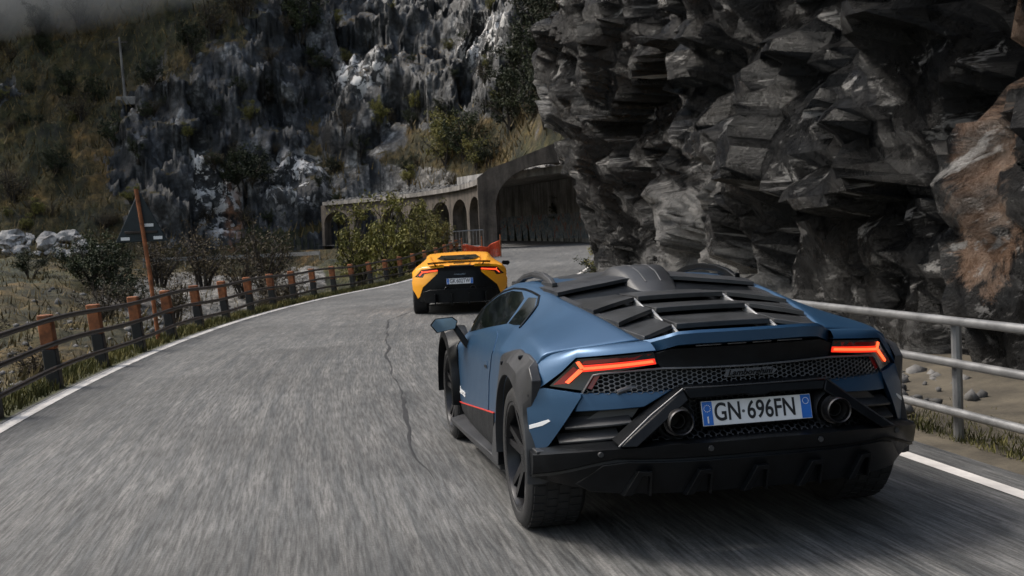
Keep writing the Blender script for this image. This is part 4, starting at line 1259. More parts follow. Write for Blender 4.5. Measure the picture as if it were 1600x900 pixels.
def exhaust(parent, x, z, y):
    bm = bmesh.new()
    prof = [(.10, .048), (-.0, .050), (-.006, .054), (0, .058), (.05, .058), (.05, .066), (.12, .066)]
    add_lathe(bm, prof, (0, 0, 0), 40)
    bmesh.ops.transform(bm, matrix=Matrix.Translation((x, y, z)) @ Matrix.Rotation(math.pi / 2, 4, 'Z'), verts=bm.verts)
    e = solid("exhaust_tip", bm, M_PIPE, parent, 0)
    bm = bmesh.new()
    add_lathe(bm, [(.075, .074), (.060, .080), (.075, .088), (.14, .088)], (0, 0, 0), 40)
    bmesh.ops.transform(bm, matrix=Matrix.Translation((x, y, z)) @ Matrix.Rotation(math.pi / 2, 4, 'Z'), verts=bm.verts)
    solid("collar", bm, M_GREY, e, 0)
    bm = bmesh.new()
    add_lathe(bm, [(.02, .047), (.13, .044), (.13, .001)], (0, 0, 0), 32)
    add_lathe(bm, [(.05, .030), (.05, .033), (.13, .033)], (0, 0, 0), 24)
    bmesh.ops.transform(bm, matrix=Matrix.Translation((x, y, z)) @ Matrix.Rotation(math.pi / 2, 4, 'Z'), verts=bm.verts)
    solid("bore", bm, M_PIPEIN, e, 0)

def tail_lamp(parent, side, lens, hot, red, Ym):
    def s(p): return p if side < 0 else mir(p)
    housing = s([(-.864, .766), (-.746, .892), (-.435, .920), (-.418, .868), (-.688, .818), (-.729, .750)])
    L = poly_panel("tail_light", housing, Ym(.004), M_BLACKG, parent, .03, .05)
    poly_panel("red_lens", s([(-.848, .772), (-.765, .858), (-.748, .842), (-.80, .779)]), Ym(.004), lens, L, .004, .05, lift=.003)
    poly_panel("red_lens", s([(-.728, .764), (-.69, .818), (-.66, .823), (-.70, .757)]), Ym(.004), lens, L, .004, .05, lift=.003)
    poly_panel("red_lens", s([(-.73, .868), (-.72, .885), (-.445, .912), (-.44, .895)]), Ym(.004), lens, L, .004, .05, lift=.003)
    poly_panel("light_surround", s([(-.735, .834), (-.735, .863), (-.430, .891), (-.425, .866)]), Ym(.004), red, L, .004, .05, lift=.004)
    poly_panel("light_bar", s([(-.728, .843), (-.728, .855), (-.440, .884), (-.436, .873)]), Ym(.004), hot, L, .010, .05, lift=.010)
    poly_panel("light_bar", s([(-.746, .846), (-.803, .786), (-.791, .780), (-.729, .841)]), Ym(.004), hot, L, .010, .05, lift=.010)
    poly_panel("light_bar", s([(-.755, .877), (-.742, .883), (-.724, .855), (-.738, .846)]), Ym(.004), hot, L, .010, .05, lift=.010)

def blue_car():
    car = empty("off_road_supercar", (0, 0, 0))
    tag(car, "matte blue off-road supercar with black louvred engine cover and roof scoop", "car")
    body, tree = build_shell("body", M_BLUE, M_BLACK, car)
    Y = rear_map
    # ---- tail
    for sgn in (-1, 1):
        def s(p, q=sgn): return p if q < 0 else mir(p)
        tail_lamp(car, sgn, M_REDLENS, M_LAMPHOT, M_LAMPRED, Y)
        # blue trim between the deck and the lamp
        up = [(-.920, -.28, .84), (-.878, -.35, .885), (-.81, -.43, .914), (-.72, -.50, .934), (-.58, -.555, .950), (-.452, -.59, .958)]
        lo = [(-.925, .742), (-.885, .772), (-.815, .834), (-.755, .900), (-.60, .916), (-.43, .930)]
        bm = bmesh.new(); A = []
        for (ux, uy, uz), (lx, lz) in zip(up, lo):
            ly = yrear(lx, lz) - .006
            colm = []
            for t in (0, .3, .6, .85, 1):
                bulge = .022 * math.sin(math.pi * t) * (1 if t < 1 else 0)
                colm.append(bm.verts.new((-sgn * (ux + (lx - ux) * t) * 1.0 if sgn > 0 else (ux + (lx - ux) * t), uy + (ly - uy) * t - bulge * .5, uz + (lz - uz) * t + bulge)))
            colm.append(bm.verts.new((-lx if sgn > 0 else lx, ly + .06, lz - .002)))
            A.append(colm)
        for a, b in zip(A[:-1], A[1:]):
            for i in range(5): bm.faces.new((a[i], b[i], b[i + 1], a[i + 1]))
        solid("rear_quarter_trim", bm, M_BLUE, car, 0)
        poly_panel("bumper_corner", s([(-.962, .700), (-.915, .748), (-.890, .756), (-.747, .738), (-.747, .722), (-.885, .488), (-.935, .455), (-.955, .50)]), rear_flat(-.004), M_BLUE, car, .05, .03, bev=.004)
        poly_panel("bumper_band", s([(-.750, .738), (-.40, .745), (-.355, .752), (-.49, .676), (-.770, .652)]), Y(.012), M_BLUE, car, .05, .04, bev=.004)
        poly_panel("side_reflector", s([(-.955, .578), (-.880, .612), (-.873, .606), (-.903, .583), (-.955, .560)]), rear_flat(-.004), M_WHITE, car, .004, .05, lift=.003)
        v = poly_panel("vent_recess", s([(-.775, .66), (-.47, .69), (-.62, .525), (-.83, .485), (-.885, .485)]), rear_flat(.085), M_BLACK, car, .01, .06)
        for (x0, z0, x1, z1, dp) in ((-.815, .578, -.545, .612, .085), (-.84, .508, -.60, .545, .06)):
            bm = bmesh.new(); pr = None
            for k in range(7):
                t = k / 6; x = x0 + (x1 - x0) * t; z = z0 + (z1 - z0) * t
                y = yrear(x, max(z, .6))
                sx = x if sgn < 0 else -x
                a = [bm.verts.new((sx, y + .005, z)), bm.verts.new((sx, y + .008, z - .010)), bm.verts.new((sx, y + dp + .004, z + .018)), bm.verts.new((sx, y + dp, z + .034))]
                if pr:
                    for i in range(4): bm.faces.new((pr[i], pr[(i + 1) % 4], a[(i + 1) % 4], a[i]))
                else: bm.faces.new(a)
                pr = a
            bm.faces.new(pr[::-1])
            solid("vent_fin", bm, M_GREY, v, .002)
        poly_panel("vent_fin", s([(-.74, .60), (-.53, .625), (-.50, .665), (-.66, .655)]), Y(.06), M_GREY, v, .004, .06)
    # black tail panel with its slots
    tp = poly_panel("tail_panel", [(-.428, .908), (-.36, .932), (.36, .932), (.428, .908), (.414, .866), (.40, .846), (0, .838), (-.40, .846), (-.414, .866)], Y(.006), M_BLACK, car, .04, .08)
    bar_strip("panel_slot", [(-.27, .898), (0, .897), (.27, .898)], .001, .007, M_GREY, tp, Y(.005))
    bar_strip("grille_trim", [(-.738, .744), (-.692, .820), (-.66, .827), (-.40, .846), (-.2, .841), (0, .838), (.2, .841), (.40, .846), (.66, .827), (.692, .820), (.738, .744)], .010, .008, M_EDGE, car, Y(0))
    gp = [(-.735, .740), (-.69, .815), (-.40, .838), (0, .831), (.40, .838), (.69, .815), (.735, .740), (.40, .742), (.33, .752), (-.33, .752), (-.40, .742)]
    g = poly_panel("grille_backing", gp, Y(.05), M_BLACK, car, .01, .08)
    hex_lattice("hex_mesh", in_poly(gp), -.75, .75, .735, .845, Y(.008), M_EDGE, g, .030, .0185, .86, .010)
    bm = bmesh.new()                                   # silencer glimpsed through the mesh
    add_tube(bm, [(-.60 + .02 * k, yrear(-.5, .76) + .035, .745 + .018 * math.sin(k / 9 * math.pi)) for k in range(10)], .012, 8)
    solid("heat_shield", bm, M_EDGE, g, 0)
    em = poly_panel("emblem", [(-.122, .792), (-.108, .825), (.112, .825), (.132, .808), (.112, .792)], Y(.004), M_EDGE, car, .006, .1, lift=.004)
    text_mesh("emblem_script", "Lamborghini", .038, M_BLACK, em, Matrix.Translation((0, yrear(0, .81) - .0050, .809)) @ Matrix.Rotation(math.pi / 2, 4, 'X'), .0025, .35, 1.12)
    # ducktail
    bm = bmesh.new(); pr = None
    xs = [(-.452, -.645, .968), (-.43, -.67, .972), (-.385, -.735, .992), (-.335, -.775, 1.010), (-.25, -.792, 1.014), (-.12, -.802, 1.014), (0, -.806, 1.014)]
    xs = xs + [(-a, b, c) for a, b, c in xs[-2::-1]]
    for (x, ty, tz) in xs:
        deck = .962
        a = [bm.verts.new((x, -.56, deck - .02)), bm.verts.new((x, -.58, deck)), bm.verts.new((x, (-.58 + ty) / 2 - .02, deck + (tz - deck) * .62)), bm.verts.new((x, ty + .012, tz)), bm.verts.new((x, ty, tz - .012)),
             bm.verts.new((x, ty + .010, tz - .060)), bm.verts.new((x, ty + .075, max(.925, tz - .075))), bm.verts.new((x, -.60, .93))]
        if pr:
            for i in range(8): bm.faces.new((pr[i], pr[(i + 1) % 8], a[(i + 1) % 8], a[i]))
        else: bm.faces.new(a)
        pr = a
    bm.faces.new(pr[::-1])
    sp = solid("spoiler", bm, M_BLUE, car, 0)
    for (a, b) in ((-.25, -.13), (-.10, -.01), (.02, .11), (.14, .26)):
        bar_strip("spoiler_slot", [(a, .942), (b, .942)], .002, .006, M_EDGE, sp, lambda u, v, d: (u, -.765 + d, v))
    # ---- exhaust surround, plate, tips
    rb = poly_panel("plate_recess", [(-.63, .525), (-.345, .75), (.345, .75), (.63, .525)], Y(.075), M_BLACK, car, .01, .08)
    tr = [(-.60, .535), (-.33, .735), (.33, .735), (.60, .535)]
    hex_lattice("hex_mesh", in_poly(tr), -.62, .62, .53, .74, Y(.05), M_GREY, rb, .034, .021, .84, .008)
    fr = empty("exhaust_frame", (0, 0, 0)); fr.parent = car
    for sgn in (-1, 1):
        bm = bmesh.new()
        o = [(-.648, .528), (-.338, .760), (-.318, .712), (-.578, .530)]
        if sgn > 0: o = mir(o)
        hull_prism(bm, [(a, yrear(a, b) - .075, b) for a, b in o], [(a, yrear(a, b) + .07, b + .012) for a, b in o])
        solid("strut", bm, M_BLACK, fr, .007)
        bm = bmesh.new()
        e = [(-.650, .531), (-.49, .650), (-.341, .762)]
        add_tube(bm, [((a if sgn < 0 else -a), yrear(a, b) - .074, b) for a, b in e], .0045, 8)
        solid("edge_strip", bm, M_EDGE if sgn < 0 else M_GREY, fr, 0)
    bm = bmesh.new()
    o = [(-.338, .760), (-.1, .764), (.1, .764), (.338, .760), (.318, .716), (.06, .722), (.035, .712), (-.035, .712), (-.06, .722), (-.318, .716)]
    hull_prism(bm, [(a, yrear(a, b) - .075, b) for a, b in o], [(a, yrear(a, b) + .07, b + .016) for a, b in o])
    solid("top_bar", bm, M_BLACK, fr, .007)
    bm = bmesh.new()
    add_tube(bm, [(a, yrear(a, .76) - .073, .765) for a in (-.338, -.2, -.1, 0, .1, .2, .338)], .0035, 8)
    solid("edge_strip", bm, M_GREY, fr, 0)
    plate(car, "GN-696FN", .005, .642, -.822, -.22)
    for x in (-.372, .372): exhaust(car, x, .622, -.885)
    # ---- lower bumper and diffuser
    bm = bmesh.new(); pr = None
    K = 36
    for k in range(K + 1):
        x = -.965 + 1.93 * k / K
        ax = abs(x)
        yl = -.935 + .43 * (ax / .965) ** 3.2
        zt = float(np.interp(ax, [0, .45, .70, .85, .965], [.537, .532, .508, .482, .455]))
        zg = float(np.interp(ax, [0, .66, .76, .88, .965], [.468, .462, .43, .385, .36]))
        zb = float(np.interp(ax, [0, .6, .8, .965], [.305, .303, .315, .34]))
        sec = [(yl + .20, zt + .012), (yl + .03, zt + .006), (yl, zt), (yl + .004, (zt + zg) / 2 + .008), (yl + .022, zg + .006), (yl + .034, zg), (yl + .030, zg - .012),
               (yl + .055, (zg + zb) / 2), (yl + .095, zb), (yl + .25, zb - .01), (yl + .25, zt - .05)]
        a = [bm.verts.new((x, y, z)) for y, z in sec]
        if pr:
            for i in range(len(sec)): bm.faces.new((pr[i], pr[(i + 1) % len(sec)], a[(i + 1) % len(sec)], a[i]))
        else: bm.faces.new(a)
        pr = a
    bm.faces.new(pr[::-1])
    lb = solid("lower_bumper", bm, M_BLACK, car, 0)
    def yd(x, z): return -.935 + .43 * (abs(x) / .965) ** 3.2 + .03 + (.468 - z) * .40
    Yd = lambda off: (lambda u, v, d: (u, yd(u, v) + off + d, v))
    df = poly_panel("diffuser", [(-.80, .335), (-.70, .435), (-.60, .456), (.60, .456), (.70, .435), (.80, .335), (.74, .300), (-.74, .300)], Yd(-.016), M_BLACK, car, .06, .06, bev=.006)
    for xc in (-.55, -.29, -.03, .23, .49):
        bm = bmesh.new()
        fo = [(xc - .075, .296), (xc - .018, .416), (xc + .045, .416), (xc + .050, .296)]
        fi = [(xc - .030, .300), (xc + .004, .392), (xc + .034, .392), (xc + .036, .300)]
        V = lambda p, d: [bm.verts.new((a, yd(a, b) - .016 - d, b)) for a, b in p]
        A = V(fo, -.02); B = V([(a * .9 + xc * .1, b) for a, b in fo], .035); Cc_ = V(fi, .03); D = V(fi, -.02)
        for P_, Q in ((A, B), (B, Cc_), (Cc_, D)):
            for i in range(3): bm.faces.new((P_[i], P_[i + 1], Q[i + 1], Q[i]))
        solid("diffuser_fin", bm, M_BLACK, df, .003)
    for x, z in ((-.711, .487), (-.256, .508), (.256, .508), (.711, .487)):
        bm = bmesh.new()
        add_lathe(bm, [(-.005, .001), (-.005, .011), (.0, .013), (.02, .013)], (0, 0, 0), 20)
        bmesh.ops.transform(bm, matrix=Matrix.Translation((x, -.935 + .43 * (abs(x) / .965) ** 3.2 + .001, z)) @ Matrix.Rotation(math.pi / 2, 4, 'Z'), verts=bm.verts)
        solid("parking_sensor", bm, M_GREY, lb, 0)
    for sgn in (-1, 1):
        bm = bmesh.new()
        add_box(bm, (min(sgn * .86, sgn * .95), -.52, .460), (max(sgn * .86, sgn * .95), -.30, .474))
        solid("bumper_ledge", bm, M_GREY, lb, .004)
    # ---- engine cover
    zr = lambda y: float(np.interp(y, [-.62, -.30, 0, .35, .72], [.968, 1.028, 1.075, 1.118, 1.153]))        # buttress ridge
    xr = lambda y: float(np.interp(y, [-.62, -.30, 0, .35, .72, 1.0], [.448, .498, .543, .585, .615, .60]))
    zc = lambda y: float(np.interp(y, [-.62, -.30, 0, .35, .72, 1.0], [.968, 1.040, 1.092, 1.135, 1.195, 1.205]))   # crown of the cover
    def zdeck(x, y, rise=0.0):
        t = min(1, abs(x) / max(.1, xr(y)))
        return zc(y) + rise - (zc(y) + rise - (zr(y) - .004)) * t ** 2.0
    def plate_xy(name, poly, hf, th, mat, parent, step=.06, bev=.003):
        return poly_panel(name, poly, lambda u, v, d: (u, v, hf(u, v) - d), mat, parent, th, step, bev=bev)
    cover = plate_xy("engine_cover", [(-.535, .70), (.535, .70), (.40, -.60), (-.40, -.60)], lambda x, y: zdeck(x, y) - .062, .02, M_BLACK, car, .1, 0)
    rp = [(-.585, .98), (-.605, .74), (-.56, .60), (-.26, .66), (.26, .66), (.56, .60), (.605, .74), (.585, .98)]
    plate_xy("roof_panel", [(-.55, 1.55), (-.595, 1.0), (-.612, .74), (-.580, .52), (-.30, .60), (-.15, .66), (.15, .66), (.30, .60), (.580, .52), (.612, .74), (.595, 1.0), (.55, 1.55)],
             lambda x, y: (zdeck(x, y) + .010 if y < .98 else float(np.interp(y, [.98, 1.2, 1.6], [0, .012, .002])) + zdeck(x, .98)) + .004, .02, M_GREY, car, .07, .004)
    YS = [(.52, .13), (.20, -.17), (-.10, -.47)]
    for k, (ya, yb) in enumerate(YS):
        rise_f = lambda y, ya=ya, yb=yb: -.040 + .054 * (ya - y) / (ya - yb)
        xa = xb = .236
        plate_xy("louvre", [(-xa, ya), (xa, ya), (xb, yb), (-xb, yb)], lambda x, y: zdeck(x, y) + rise_f(y) + .006, .026, M_BLACKS, cover, .06)
        for sgn in (-1, 1):
            y1, y2 = ya - .10, max(yb - .16, -.60)
            pa = [(xa + .022, ya), (xr(y1) - .020, y1), (xr(y2) - .014, y2), (xb + .022, yb)]
            pa = [(sgn * a, b) for a, b in pa]
            if sgn < 0: pa = pa[::-1]
            def wing_z(x, y, ya=ya, yb=yb):
                t = min(1, max(0, (abs(x) - .258) / .27))
                yl = y + t * .14
                return zdeck(x, y) + (-.040 + .054 * min(1.1, max(0, (ya - yl) / (ya - yb)))) * (1 - .45 * t) + .004 - .006 * t
            plate_xy("louvre", pa, wing_z, .022, M_BLACKS, cover, .04)
            bm = bmesh.new()
            zA, zB = zdeck(xa, yb + .06), zdeck(xa, yb - .13)
            hull_prism(bm, [(sgn * .238, yb + .05, zA + .002), (sgn * .257, yb + .05, zA + .002), (sgn * .257, yb + .05, zA - .03), (sgn * .238, yb + .05, zA - .03)],
                       [(sgn * .244, yb - .13, zB - .010), (sgn * .252, yb - .13, zB - .010), (sgn * .252, yb - .13, zB - .04), (sgn * .244, yb - .13, zB - .04)])
            solid("louvre_strut", bm, M_STRUT, cover, .002)
    for sgn in (-1, 1):
        fl = [(.60, .56), (.505, -.25), (.455, -.59), (.425, -.59), (.47, -.25), (.55, .56)]
        fl = [(sgn * a, b) for a, b in fl]
        plate_xy("cover_flank", fl if sgn > 0 else fl[::-1], lambda x, y: zdeck(x, y) - .012, .012, M_GREY, cover, .08, 0)
    # roof scoop
    bm = bmesh.new()
    sec = []
    for (y, wb, wt, zb_, zt_) in ((1.16, .160, .135, 1.205, 1.218), (1.06, .192, .155, 1.195, 1.250), (.95, .195, .155, 1.185, 1.262), (.86, .190, .150, 1.175, 1.258), (.72, .168, .138, 1.160, 1.226), (.58, .142, .124, 1.132, 1.166), (.48, .122, .112, 1.095, 1.118)):
        sec.append([bm.verts.new(p) for p in ((-wb, y, zb_ - .05), (-wb, y, zb_), (-wt, y, zt_ - .012), (-wt * .86, y, zt_), (0, y, zt_ + .004), (wt * .86, y, zt_), (wt, y, zt_ - .012), (wb, y, zb_), (wb, y, zb_ - .05))])
    for a, b in zip(sec[:-1], sec[1:]):
        for i in range(8): bm.faces.new((a[i], a[i + 1], b[i + 1], b[i]))
    bm.faces.new(sec[0]); bm.faces.new(sec[-1][::-1])
    sc_ = solid("roof_scoop", bm, M_GREY, car, .006)
    bm = bmesh.new()
    for x in (-.045, .055):
        add_tube(bm, [(x * 1.1, 1.02, 1.261), (x * 1.05, .90, 1.264), (x, .72, 1.231), (x * .9, .60, 1.178)], .004, 6)
    solid("scoop_rib", bm, M_EDGE, sc_, 0)
    # roof rails
    for sgn in (-1, 1):
        bm = bmesh.new()
        pts = [(.555, 1.95, 1.115), (.555, 1.80, 1.165), (.55, 1.55, 1.215), (.545, 1.28, 1.236), (.545, 1.0, 1.230), (.548, .82, 1.205), (.552, .70, 1.168)]
        pr = None
        for (x, y, z) in pts:
            a = [bm.verts.new((sgn * (x + dx), y, z + dz)) for dx, dz in ((-.020, -.008), (-.014, .010), (.012, .010), (.022, -.010), (.02, -.028), (-.018, -.028))]
            if pr:
                for i in range(6): bm.faces.new((pr[i], pr[(i + 1) % 6], a[(i + 1) % 6], a[i]))
            else: bm.faces.new(a)
            pr = a
        bm.faces.new(pr[::-1])
        for (ya, yb) in ((1.95, 1.66), (.98, .70)):
            add_box(bm, (sgn * .555 - .016, yb, 1.12), (sgn * .555 + .016, ya, float(np.interp((ya + yb) / 2, [.8, 1.8], [1.195, 1.165]))))
        solid("roof_rail", bm, M_BLACK if sgn > 0 else M_GREY, car, .004)
    # ---- sides
    for sgn in (-1, 1):
        S = side_map(tree, sgn)
        door = poly_panel("door", [(.80, .815), (.90, .72), (.985, .62), (.985, .44), (2.06, .335), (2.14, .50), (2.16, .70), (2.10, .790), (1.6, .845), (1.2, .888), (.95, .915), (.88, .90)], S, M_BLUE, car, .012, .06, lift=.004)
        bar = poly_panel("sill_panel", [(.74, .462), (2.26, .318), (2.26, .20), (.74, .20)], S, M_BLACK, car, .012, .08, lift=.007)
        poly_panel("red_pinstripe", [(.74, .467), (2.20, .329), (2.20, .323), (.74, .461)], S, M_REDLINE, bar, .010, .1, lift=.010)
        h = poly_panel("door_handle", [(1.02, .735), (1.16, .725), (1.16, .675), (1.02, .685)], S, M_BLUE, door, .004, .1, lift=.0065, bev=.002)
        poly_panel("handle_recess", [(1.03, .708), (1.14, .700), (1.14, .684), (1.03, .690)], S, M_BLACK, door, .004, .1, lift=.0085)
        Mt = Matrix.Translation((sgn * .933, 2.0 if sgn < 0 else 2.0, .405)) @ Matrix.Rotation(-sgn * -math.pi / 2, 4, 'Z') @ Matrix.Rotation(math.pi / 2, 4, 'X')
        if sgn < 0:
            xx = xside(tree, 2.06, .41) - .006
            Mt = Matrix.Translation((xx, 2.06, .415)) @ Matrix.Rotation(-math.pi / 2, 4, 'Z') @ Matrix.Rotation(math.pi / 2, 4, 'X')
            text_mesh("side_script", "Sterrato", .072, M_WHITE, door, Mt, .001, .4, 1.05, .001)
        # windows
        w = poly_panel("side_window", [(.80, .968), (.93, 1.10), (1.1, 1.132), (1.35, 1.128), (1.6, 1.098), (1.8, 1.045), (2.0, .965), (2.16, .872), (2.10, .822), (1.6, .880), (1.2, .925)], S, M_GLASS, car, .01, .06, lift=.003)
        poly_panel("quarter_window", [(.42, .985), (.60, 1.075), (.72, 1.112), (.86, 1.108), (.76, .973), (.6, .975)], S, M_GLASS, car, .01, .06, lift=.003)
        fr_ = bmesh.new()
        loop = [(.37, .975), (.56, 1.075), (.70, 1.122), (.9, 1.138), (1.1, 1.146), (1.35, 1.142), (1.6, 1.112), (1.8, 1.06), (2.02, .975), (2.18, .880)]
        add_tube(fr_, [Vector((xside(tree, a, b, sgn) + sgn * .002, a, b)) for a, b in loop], .008, 6)
        solid("window_frame", fr_, M_BLACK, car, 0)
        # wheel arch flares
        R_ = lambda a, r, yy: (yy + r * math.cos(a), .36 + r * math.sin(a))
        for yy, rr, rear in ((0.0, .41, True), (2.629, .39, False)):
            inner = [R_(math.radians(t), rr, yy) for t in range(-8, 189, 4)]
            outer = []
            for t in range(-8, 189, 4):
                w_ = float(np.interp(t, [-8, 20, 45, 65, 80, 105, 125, 136, 146, 160, 188], [.07, .07, .08, .125, .12, .14, .21, .21, .05, .03, .02])) if rear else float(np.interp(t, [-8, 60, 100, 125, 140, 150, 188], [.05, .08, .10, .13, .12, .05, .04]))
                outer.append(R_(math.radians(t), rr + w_, yy))
            bm = bmesh.new(); pr = None
            for (iy, iz), (oy, oz) in zip(inner, outer):
                xb = abs(xside(tree, oy, oz, sgn)); xb = min(max(xb, .86), .97)
                a = [bm.verts.new((sgn * (.93), iy, iz)), bm.verts.new((sgn * .985, iy, iz)), bm.verts.new((sgn * max(.978, xb + .012), (iy + oy) / 2, (iz + oz) / 2)), bm.verts.new((sgn * (xb + .012), oy, oz)), bm.verts.new((sgn * (xb - .03), oy, oz))]
                if pr:
                    for i in range(4): bm.faces.new((pr[i], pr[i + 1], a[i + 1], a[i]))
                pr = a
            fl = solid("wheel_arch_flare", bm, M_GREY if rear else M_BLACK, car, .003)
            for t in ((72, 108, 128, 138) if rear else (80, 105, 128)):
                by, bz = R_(math.radians(t), rr + (.07 if t < 100 else .13), yy)
                bx = min(max(abs(xside(tree, by, bz, sgn)), .86), .97) + .016
                b2 = bmesh.new(); add_lathe(b2, [(sgn * .012, .001), (sgn * .012, .009), (0, .011), (-sgn * .02, .011)], (sgn * bx, by, bz), 12)
                solid("flare_bolt", b2, M_BLACK, fl, 0)
        # step and intake blade ahead of the rear wheel
        bm = bmesh.new()
        hull_prism(bm, [(sgn * .90, .48, .185), (sgn * .955, .48, .185), (sgn * .965, .48, .245), (sgn * .90, .48, .25)], [(sgn * .90, 2.22, .185), (sgn * 1.0, 2.22, .185), (sgn * 1.005, 2.22, .215), (sgn * .90, 2.22, .24)])
        solid("side_skirt", bm, M_GREY, car, .008)
        bm = bmesh.new()
        hull_prism(bm, [(sgn * .92, .46, .22), (sgn * .975, .44, .22), (sgn * .965, .44, .40), (sgn * .93, .52, .50)], [(sgn * .92, .74, .22), (sgn * .965, .70, .22), (sgn * .955, .66, .40), (sgn * .93, .60, .50)])
        solid("intake_blade", bm, M_GREY, car, .006)
        # door mirror
        bm = bmesh.new()
        f = [(1.145, .895), (1.11, .938), (.985, .945), (.948, .915), (.965, .860), (1.10, .835)]
        hull_prism(bm, [(sgn * a, 1.97, b) for a, b in f], [(sgn * (1.045 + (a - 1.045) * .55), 2.10, .89 + (b - .89) * .5) for a, b in f])
        m_ = solid("door_mirror", bm, M_BLACK, car, .008)
        bm = bmesh.new()
        hull_prism(bm, [(sgn * (1.045 + (a - 1.045) * .88), 1.966, .89 + (b - .89) * .86) for a, b in f], [(sgn * (1.045 + (a - 1.045) * .88), 1.972, .89 + (b - .89) * .86) for a, b in f])
        solid("mirror_glass", bm, M_CHROME, m_, 0)
        bm = bmesh.new()
        hull_prism(bm, [(sgn * .985, 1.99, .86), (sgn * .955, 1.99, .885), (sgn * .955, 2.05, .885), (sgn * .985, 2.05, .86)], [(sgn * .905, 1.93, .725), (sgn * .875, 1.93, .75), (sgn * .875, 2.03, .75), (sgn * .905, 2.03, .725)])
        solid("mirror_arm", bm, M_BLACK, m_, .006)
    for sgn in (-1, 1):
        make_wheel(car, sgn, 0.0, .355, .295, .962)
        make_wheel(car, sgn, 2.629, .338, .245, .955)
    return car
M_BLACKS = simple_mat("satin_black_louvre", (.030, .031, .033), .34, 0, .3, 6, .08, 200, .5)
BLUE = blue_car()

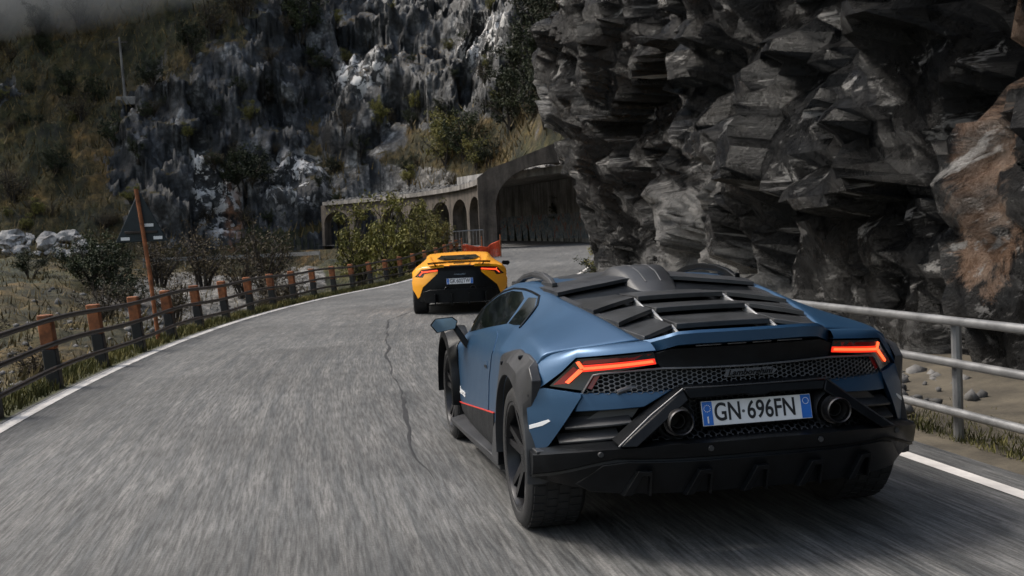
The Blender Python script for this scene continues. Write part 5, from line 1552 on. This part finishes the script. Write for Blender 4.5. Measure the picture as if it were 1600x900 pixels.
# ================================================================ the yellow car ahead
def yellow_car(loc, rz):
    car = empty("supercar", (0, 0, 0))
    tag(car, "yellow supercar with black tail and thin rear wing on the road ahead", "car")
    body, tree = build_shell("body", M_YEL, M_BLACK, car, False)
    Y = rear_map; F = rear_flat
    for sgn in (-1, 1):
        def s(p, q=sgn): return p if q < 0 else mir(p)
        tail_lamp(car, sgn, M_REDLENS, M_LAMPHOT, M_LAMPRED, Y)
        up = [(-.925, -.30, .85), (-.885, -.37, .893), (-.82, -.45, .922), (-.72, -.52, .943), (-.58, -.565, .957), (-.452, -.60, .966), (-.30, -.62, .966)]
        lo = [(-.935, .742), (-.885, .772), (-.815, .834), (-.755, .900), (-.60, .916), (-.43, .930), (-.30, .935)]
        bm = bmesh.new(); A = []
        for (ux, uy, uz), (lx, lz) in zip(up, lo):
            ly = yrear(lx, lz) - .006
            c = []
            for t in (0, .3, .6, .85, 1):
                b = .03 * math.sin(math.pi * t) if t < 1 else 0
                x = ux + (lx - ux) * t
                c.append(bm.verts.new((x if sgn < 0 else -x, uy + (ly - uy) * t - b * .5, uz + (lz - uz) * t + b)))
            c.append(bm.verts.new((lx if sgn < 0 else -lx, ly + .06, lz - .002)))
            A.append(c)
        for a, b in zip(A[:-1], A[1:]):
            for i in range(5): bm.faces.new((a[i], b[i], b[i + 1], a[i + 1]))
        solid("rear_quarter_trim", bm, M_YEL, car, 0)
        poly_panel("bumper_corner", s([(-.958, .66), (-.92, .748), (-.89, .758), (-.735, .742), (-.69, .812), (-.43, .862), (-.43, .82), (-.74, .55), (-.81, .36), (-.85, .33), (-.90, .44), (-.945, .50)]), F(-.004), M_YEL, car, .05, .03, bev=.004)
        S = side_map(tree, sgn)
        poly_panel("side_window", [(.80, .968), (.93, 1.10), (1.1, 1.132), (1.35, 1.128), (1.6, 1.098), (1.8, 1.045), (2.0, .965), (2.16, .872), (2.10, .822), (1.6, .880), (1.2, .925)], S, M_GLASS, car, .01, .06, lift=.003)
        poly_panel("quarter_window", [(.50, 1.00), (.60, 1.075), (.72, 1.112), (.86, 1.108), (.76, .973), (.6, .975)], S, M_GLASS, car, .01, .06, lift=.003)
        poly_panel("side_skirt", [(.45, .32), (2.2, .30), (2.2, .20), (.45, .20)], S, M_BLACK, car, .012, .1, lift=.012)
        bm = bmesh.new()
        f = [(1.145, .915), (1.11, .958), (.985, .965), (.948, .935), (.965, .880), (1.10, .855)]
        hull_prism(bm, [(sgn * a, 1.97, b) for a, b in f], [(sgn * (1.045 + (a - 1.045) * .55), 2.12, .91 + (b - .91) * .5) for a, b in f])
        m_ = solid("door_mirror", bm, M_BLACK, car, .008)
        bm = bmesh.new()
        hull_prism(bm, [(sgn * .985, 1.99, .88), (sgn * .955, 1.99, .905), (sgn * .955, 2.05, .905), (sgn * .985, 2.05, .88)], [(sgn * .905, 1.93, .745), (sgn * .875, 1.93, .77), (sgn * .875, 2.03, .77), (sgn * .905, 2.03, .745)])
        solid("mirror_arm", bm, M_YEL, m_, .006)
        # buttress fins beside the rear glass
        bm = bmesh.new()
        hull_prism(bm, [(sgn * .40, .50, 1.12), (sgn * .46, .50, 1.125), (sgn * .46, .50, 1.10), (sgn * .40, .50, 1.10)], [(sgn * .30, -.45, .955), (sgn * .40, -.45, .985), (sgn * .42, -.45, .94), (sgn * .30, -.45, .93)])
        solid("deck_fin", bm, M_YEL, car, .006)
    tp = poly_panel("tail_panel", [(-.43, .945), (.43, .945), (.43, .83), (.76, .54), (.83, .34), (.80, .27), (-.80, .27), (-.83, .34), (-.76, .54), (-.43, .83)], F(.010), M_BLACK, car, .05, .06)
    poly_panel("mesh_panel", [(-.66, .815), (-.43, .86), (.43, .86), (.66, .815), (.70, .76), (-.70, .76)], Y(.006), M_BLACK, car, .03, .06)
    text_mesh("emblem_script", "Lamborghini", .040, M_CHROME, tp, Matrix.Translation((0, yrear(0, .83) - .010, .790)) @ Matrix.Rotation(math.pi / 2, 4, 'X'), .003, .35, 1.1, .001)
    poly_panel("rear_glass", [(-.36, .52), (.36, .52), (.44, .22), (.30, .08), (-.30, .08), (-.44, .22)], lambda u, v, d: (u, v, float(np.interp(v, [-.6, 0, .35, .72], [.93, 1.035, 1.085, 1.165])) + .028 - d), M_GLASS, car, .02, .08)
    poly_panel("engine_hatch", [(-.24, -.05), (.24, -.05), (.20, -.56), (-.20, -.56)], lambda u, v, d: (u, v, float(np.interp(v, [-.62, 0], [.955, 1.045])) + .008 - d), M_YEL, car, .02, .08, bev=.004)
    poly_panel("hatch_vent", [(-.14, -.20), (.14, -.20), (.10, -.44), (-.10, -.44)], lambda u, v, d: (u, v, float(np.interp(v, [-.62, 0], [.955, 1.045])) + .012 - d), M_BLACK, car, .02, .08)
    bm = bmesh.new(); pr = None
    for x in np.linspace(-.62, .62, 13):
        zz = 1.035 - .02 * (abs(x) / .62) ** 2
        a = [bm.verts.new((x, -.60, zz - .012)), bm.verts.new((x, -.70, zz + .006)), bm.verts.new((x, -.80, zz + .020)), bm.verts.new((x, -.80, zz + .008)), bm.verts.new((x, -.70, zz - .010)), bm.verts.new((x, -.60, zz - .026))]
        if pr:
            for i in range(6): bm.faces.new((pr[i], pr[(i + 1) % 6], a[(i + 1) % 6], a[i]))
        else: bm.faces.new(a)
        pr = a
    bm.faces.new(pr[::-1])
    wg = solid("rear_wing", bm, M_BLACK, car, 0)
    for sgn in (-1, 1):
        bm = bmesh.new()
        hull_prism(bm, [(sgn * .50 - .012, -.76, 1.03), (sgn * .50 + .012, -.76, 1.03), (sgn * .50 + .012, -.64, 1.02), (sgn * .50 - .012, -.64, 1.02)], [(sgn * .44 - .014, -.70, .93), (sgn * .44 + .014, -.70, .93), (sgn * .44 + .014, -.58, .93), (sgn * .44 - .014, -.58, .93)])
        solid("wing_stay", bm, M_BLACK, wg, .003)
    plate(car, "GK-602TW", 0, .655, -.815, -.15)
    for x in (-.25, .25): exhaust(car, x, .50, -.83)
    poly_panel("diffuser", [(-.74, .46), (-.60, .50), (.60, .50), (.74, .46), (.70, .24), (-.70, .24)], F(-.06), M_BLACK, car, .06, .08, bev=.006)
    for xc in (-.5, -.17, .17, .5):
        bm = bmesh.new(); add_box(bm, (xc - .012, -.93, .20), (xc + .012, -.70, .42))
        solid("diffuser_fin", bm, M_BLACK, car, .004)
    for sgn in (-1, 1):
        make_wheel(car, sgn, 0.0, .345, .30, .955)
        make_wheel(car, sgn, 2.629, .335, .245, .945)
    car.location = loc; car.rotation_euler = (0, 0, rz)
    return car
YEL = yellow_car((1.13, 16.86, 0), -.135)


for _m in list(bpy.data.meshes):
    if _m.users == 0: bpy.data.meshes.remove(_m)
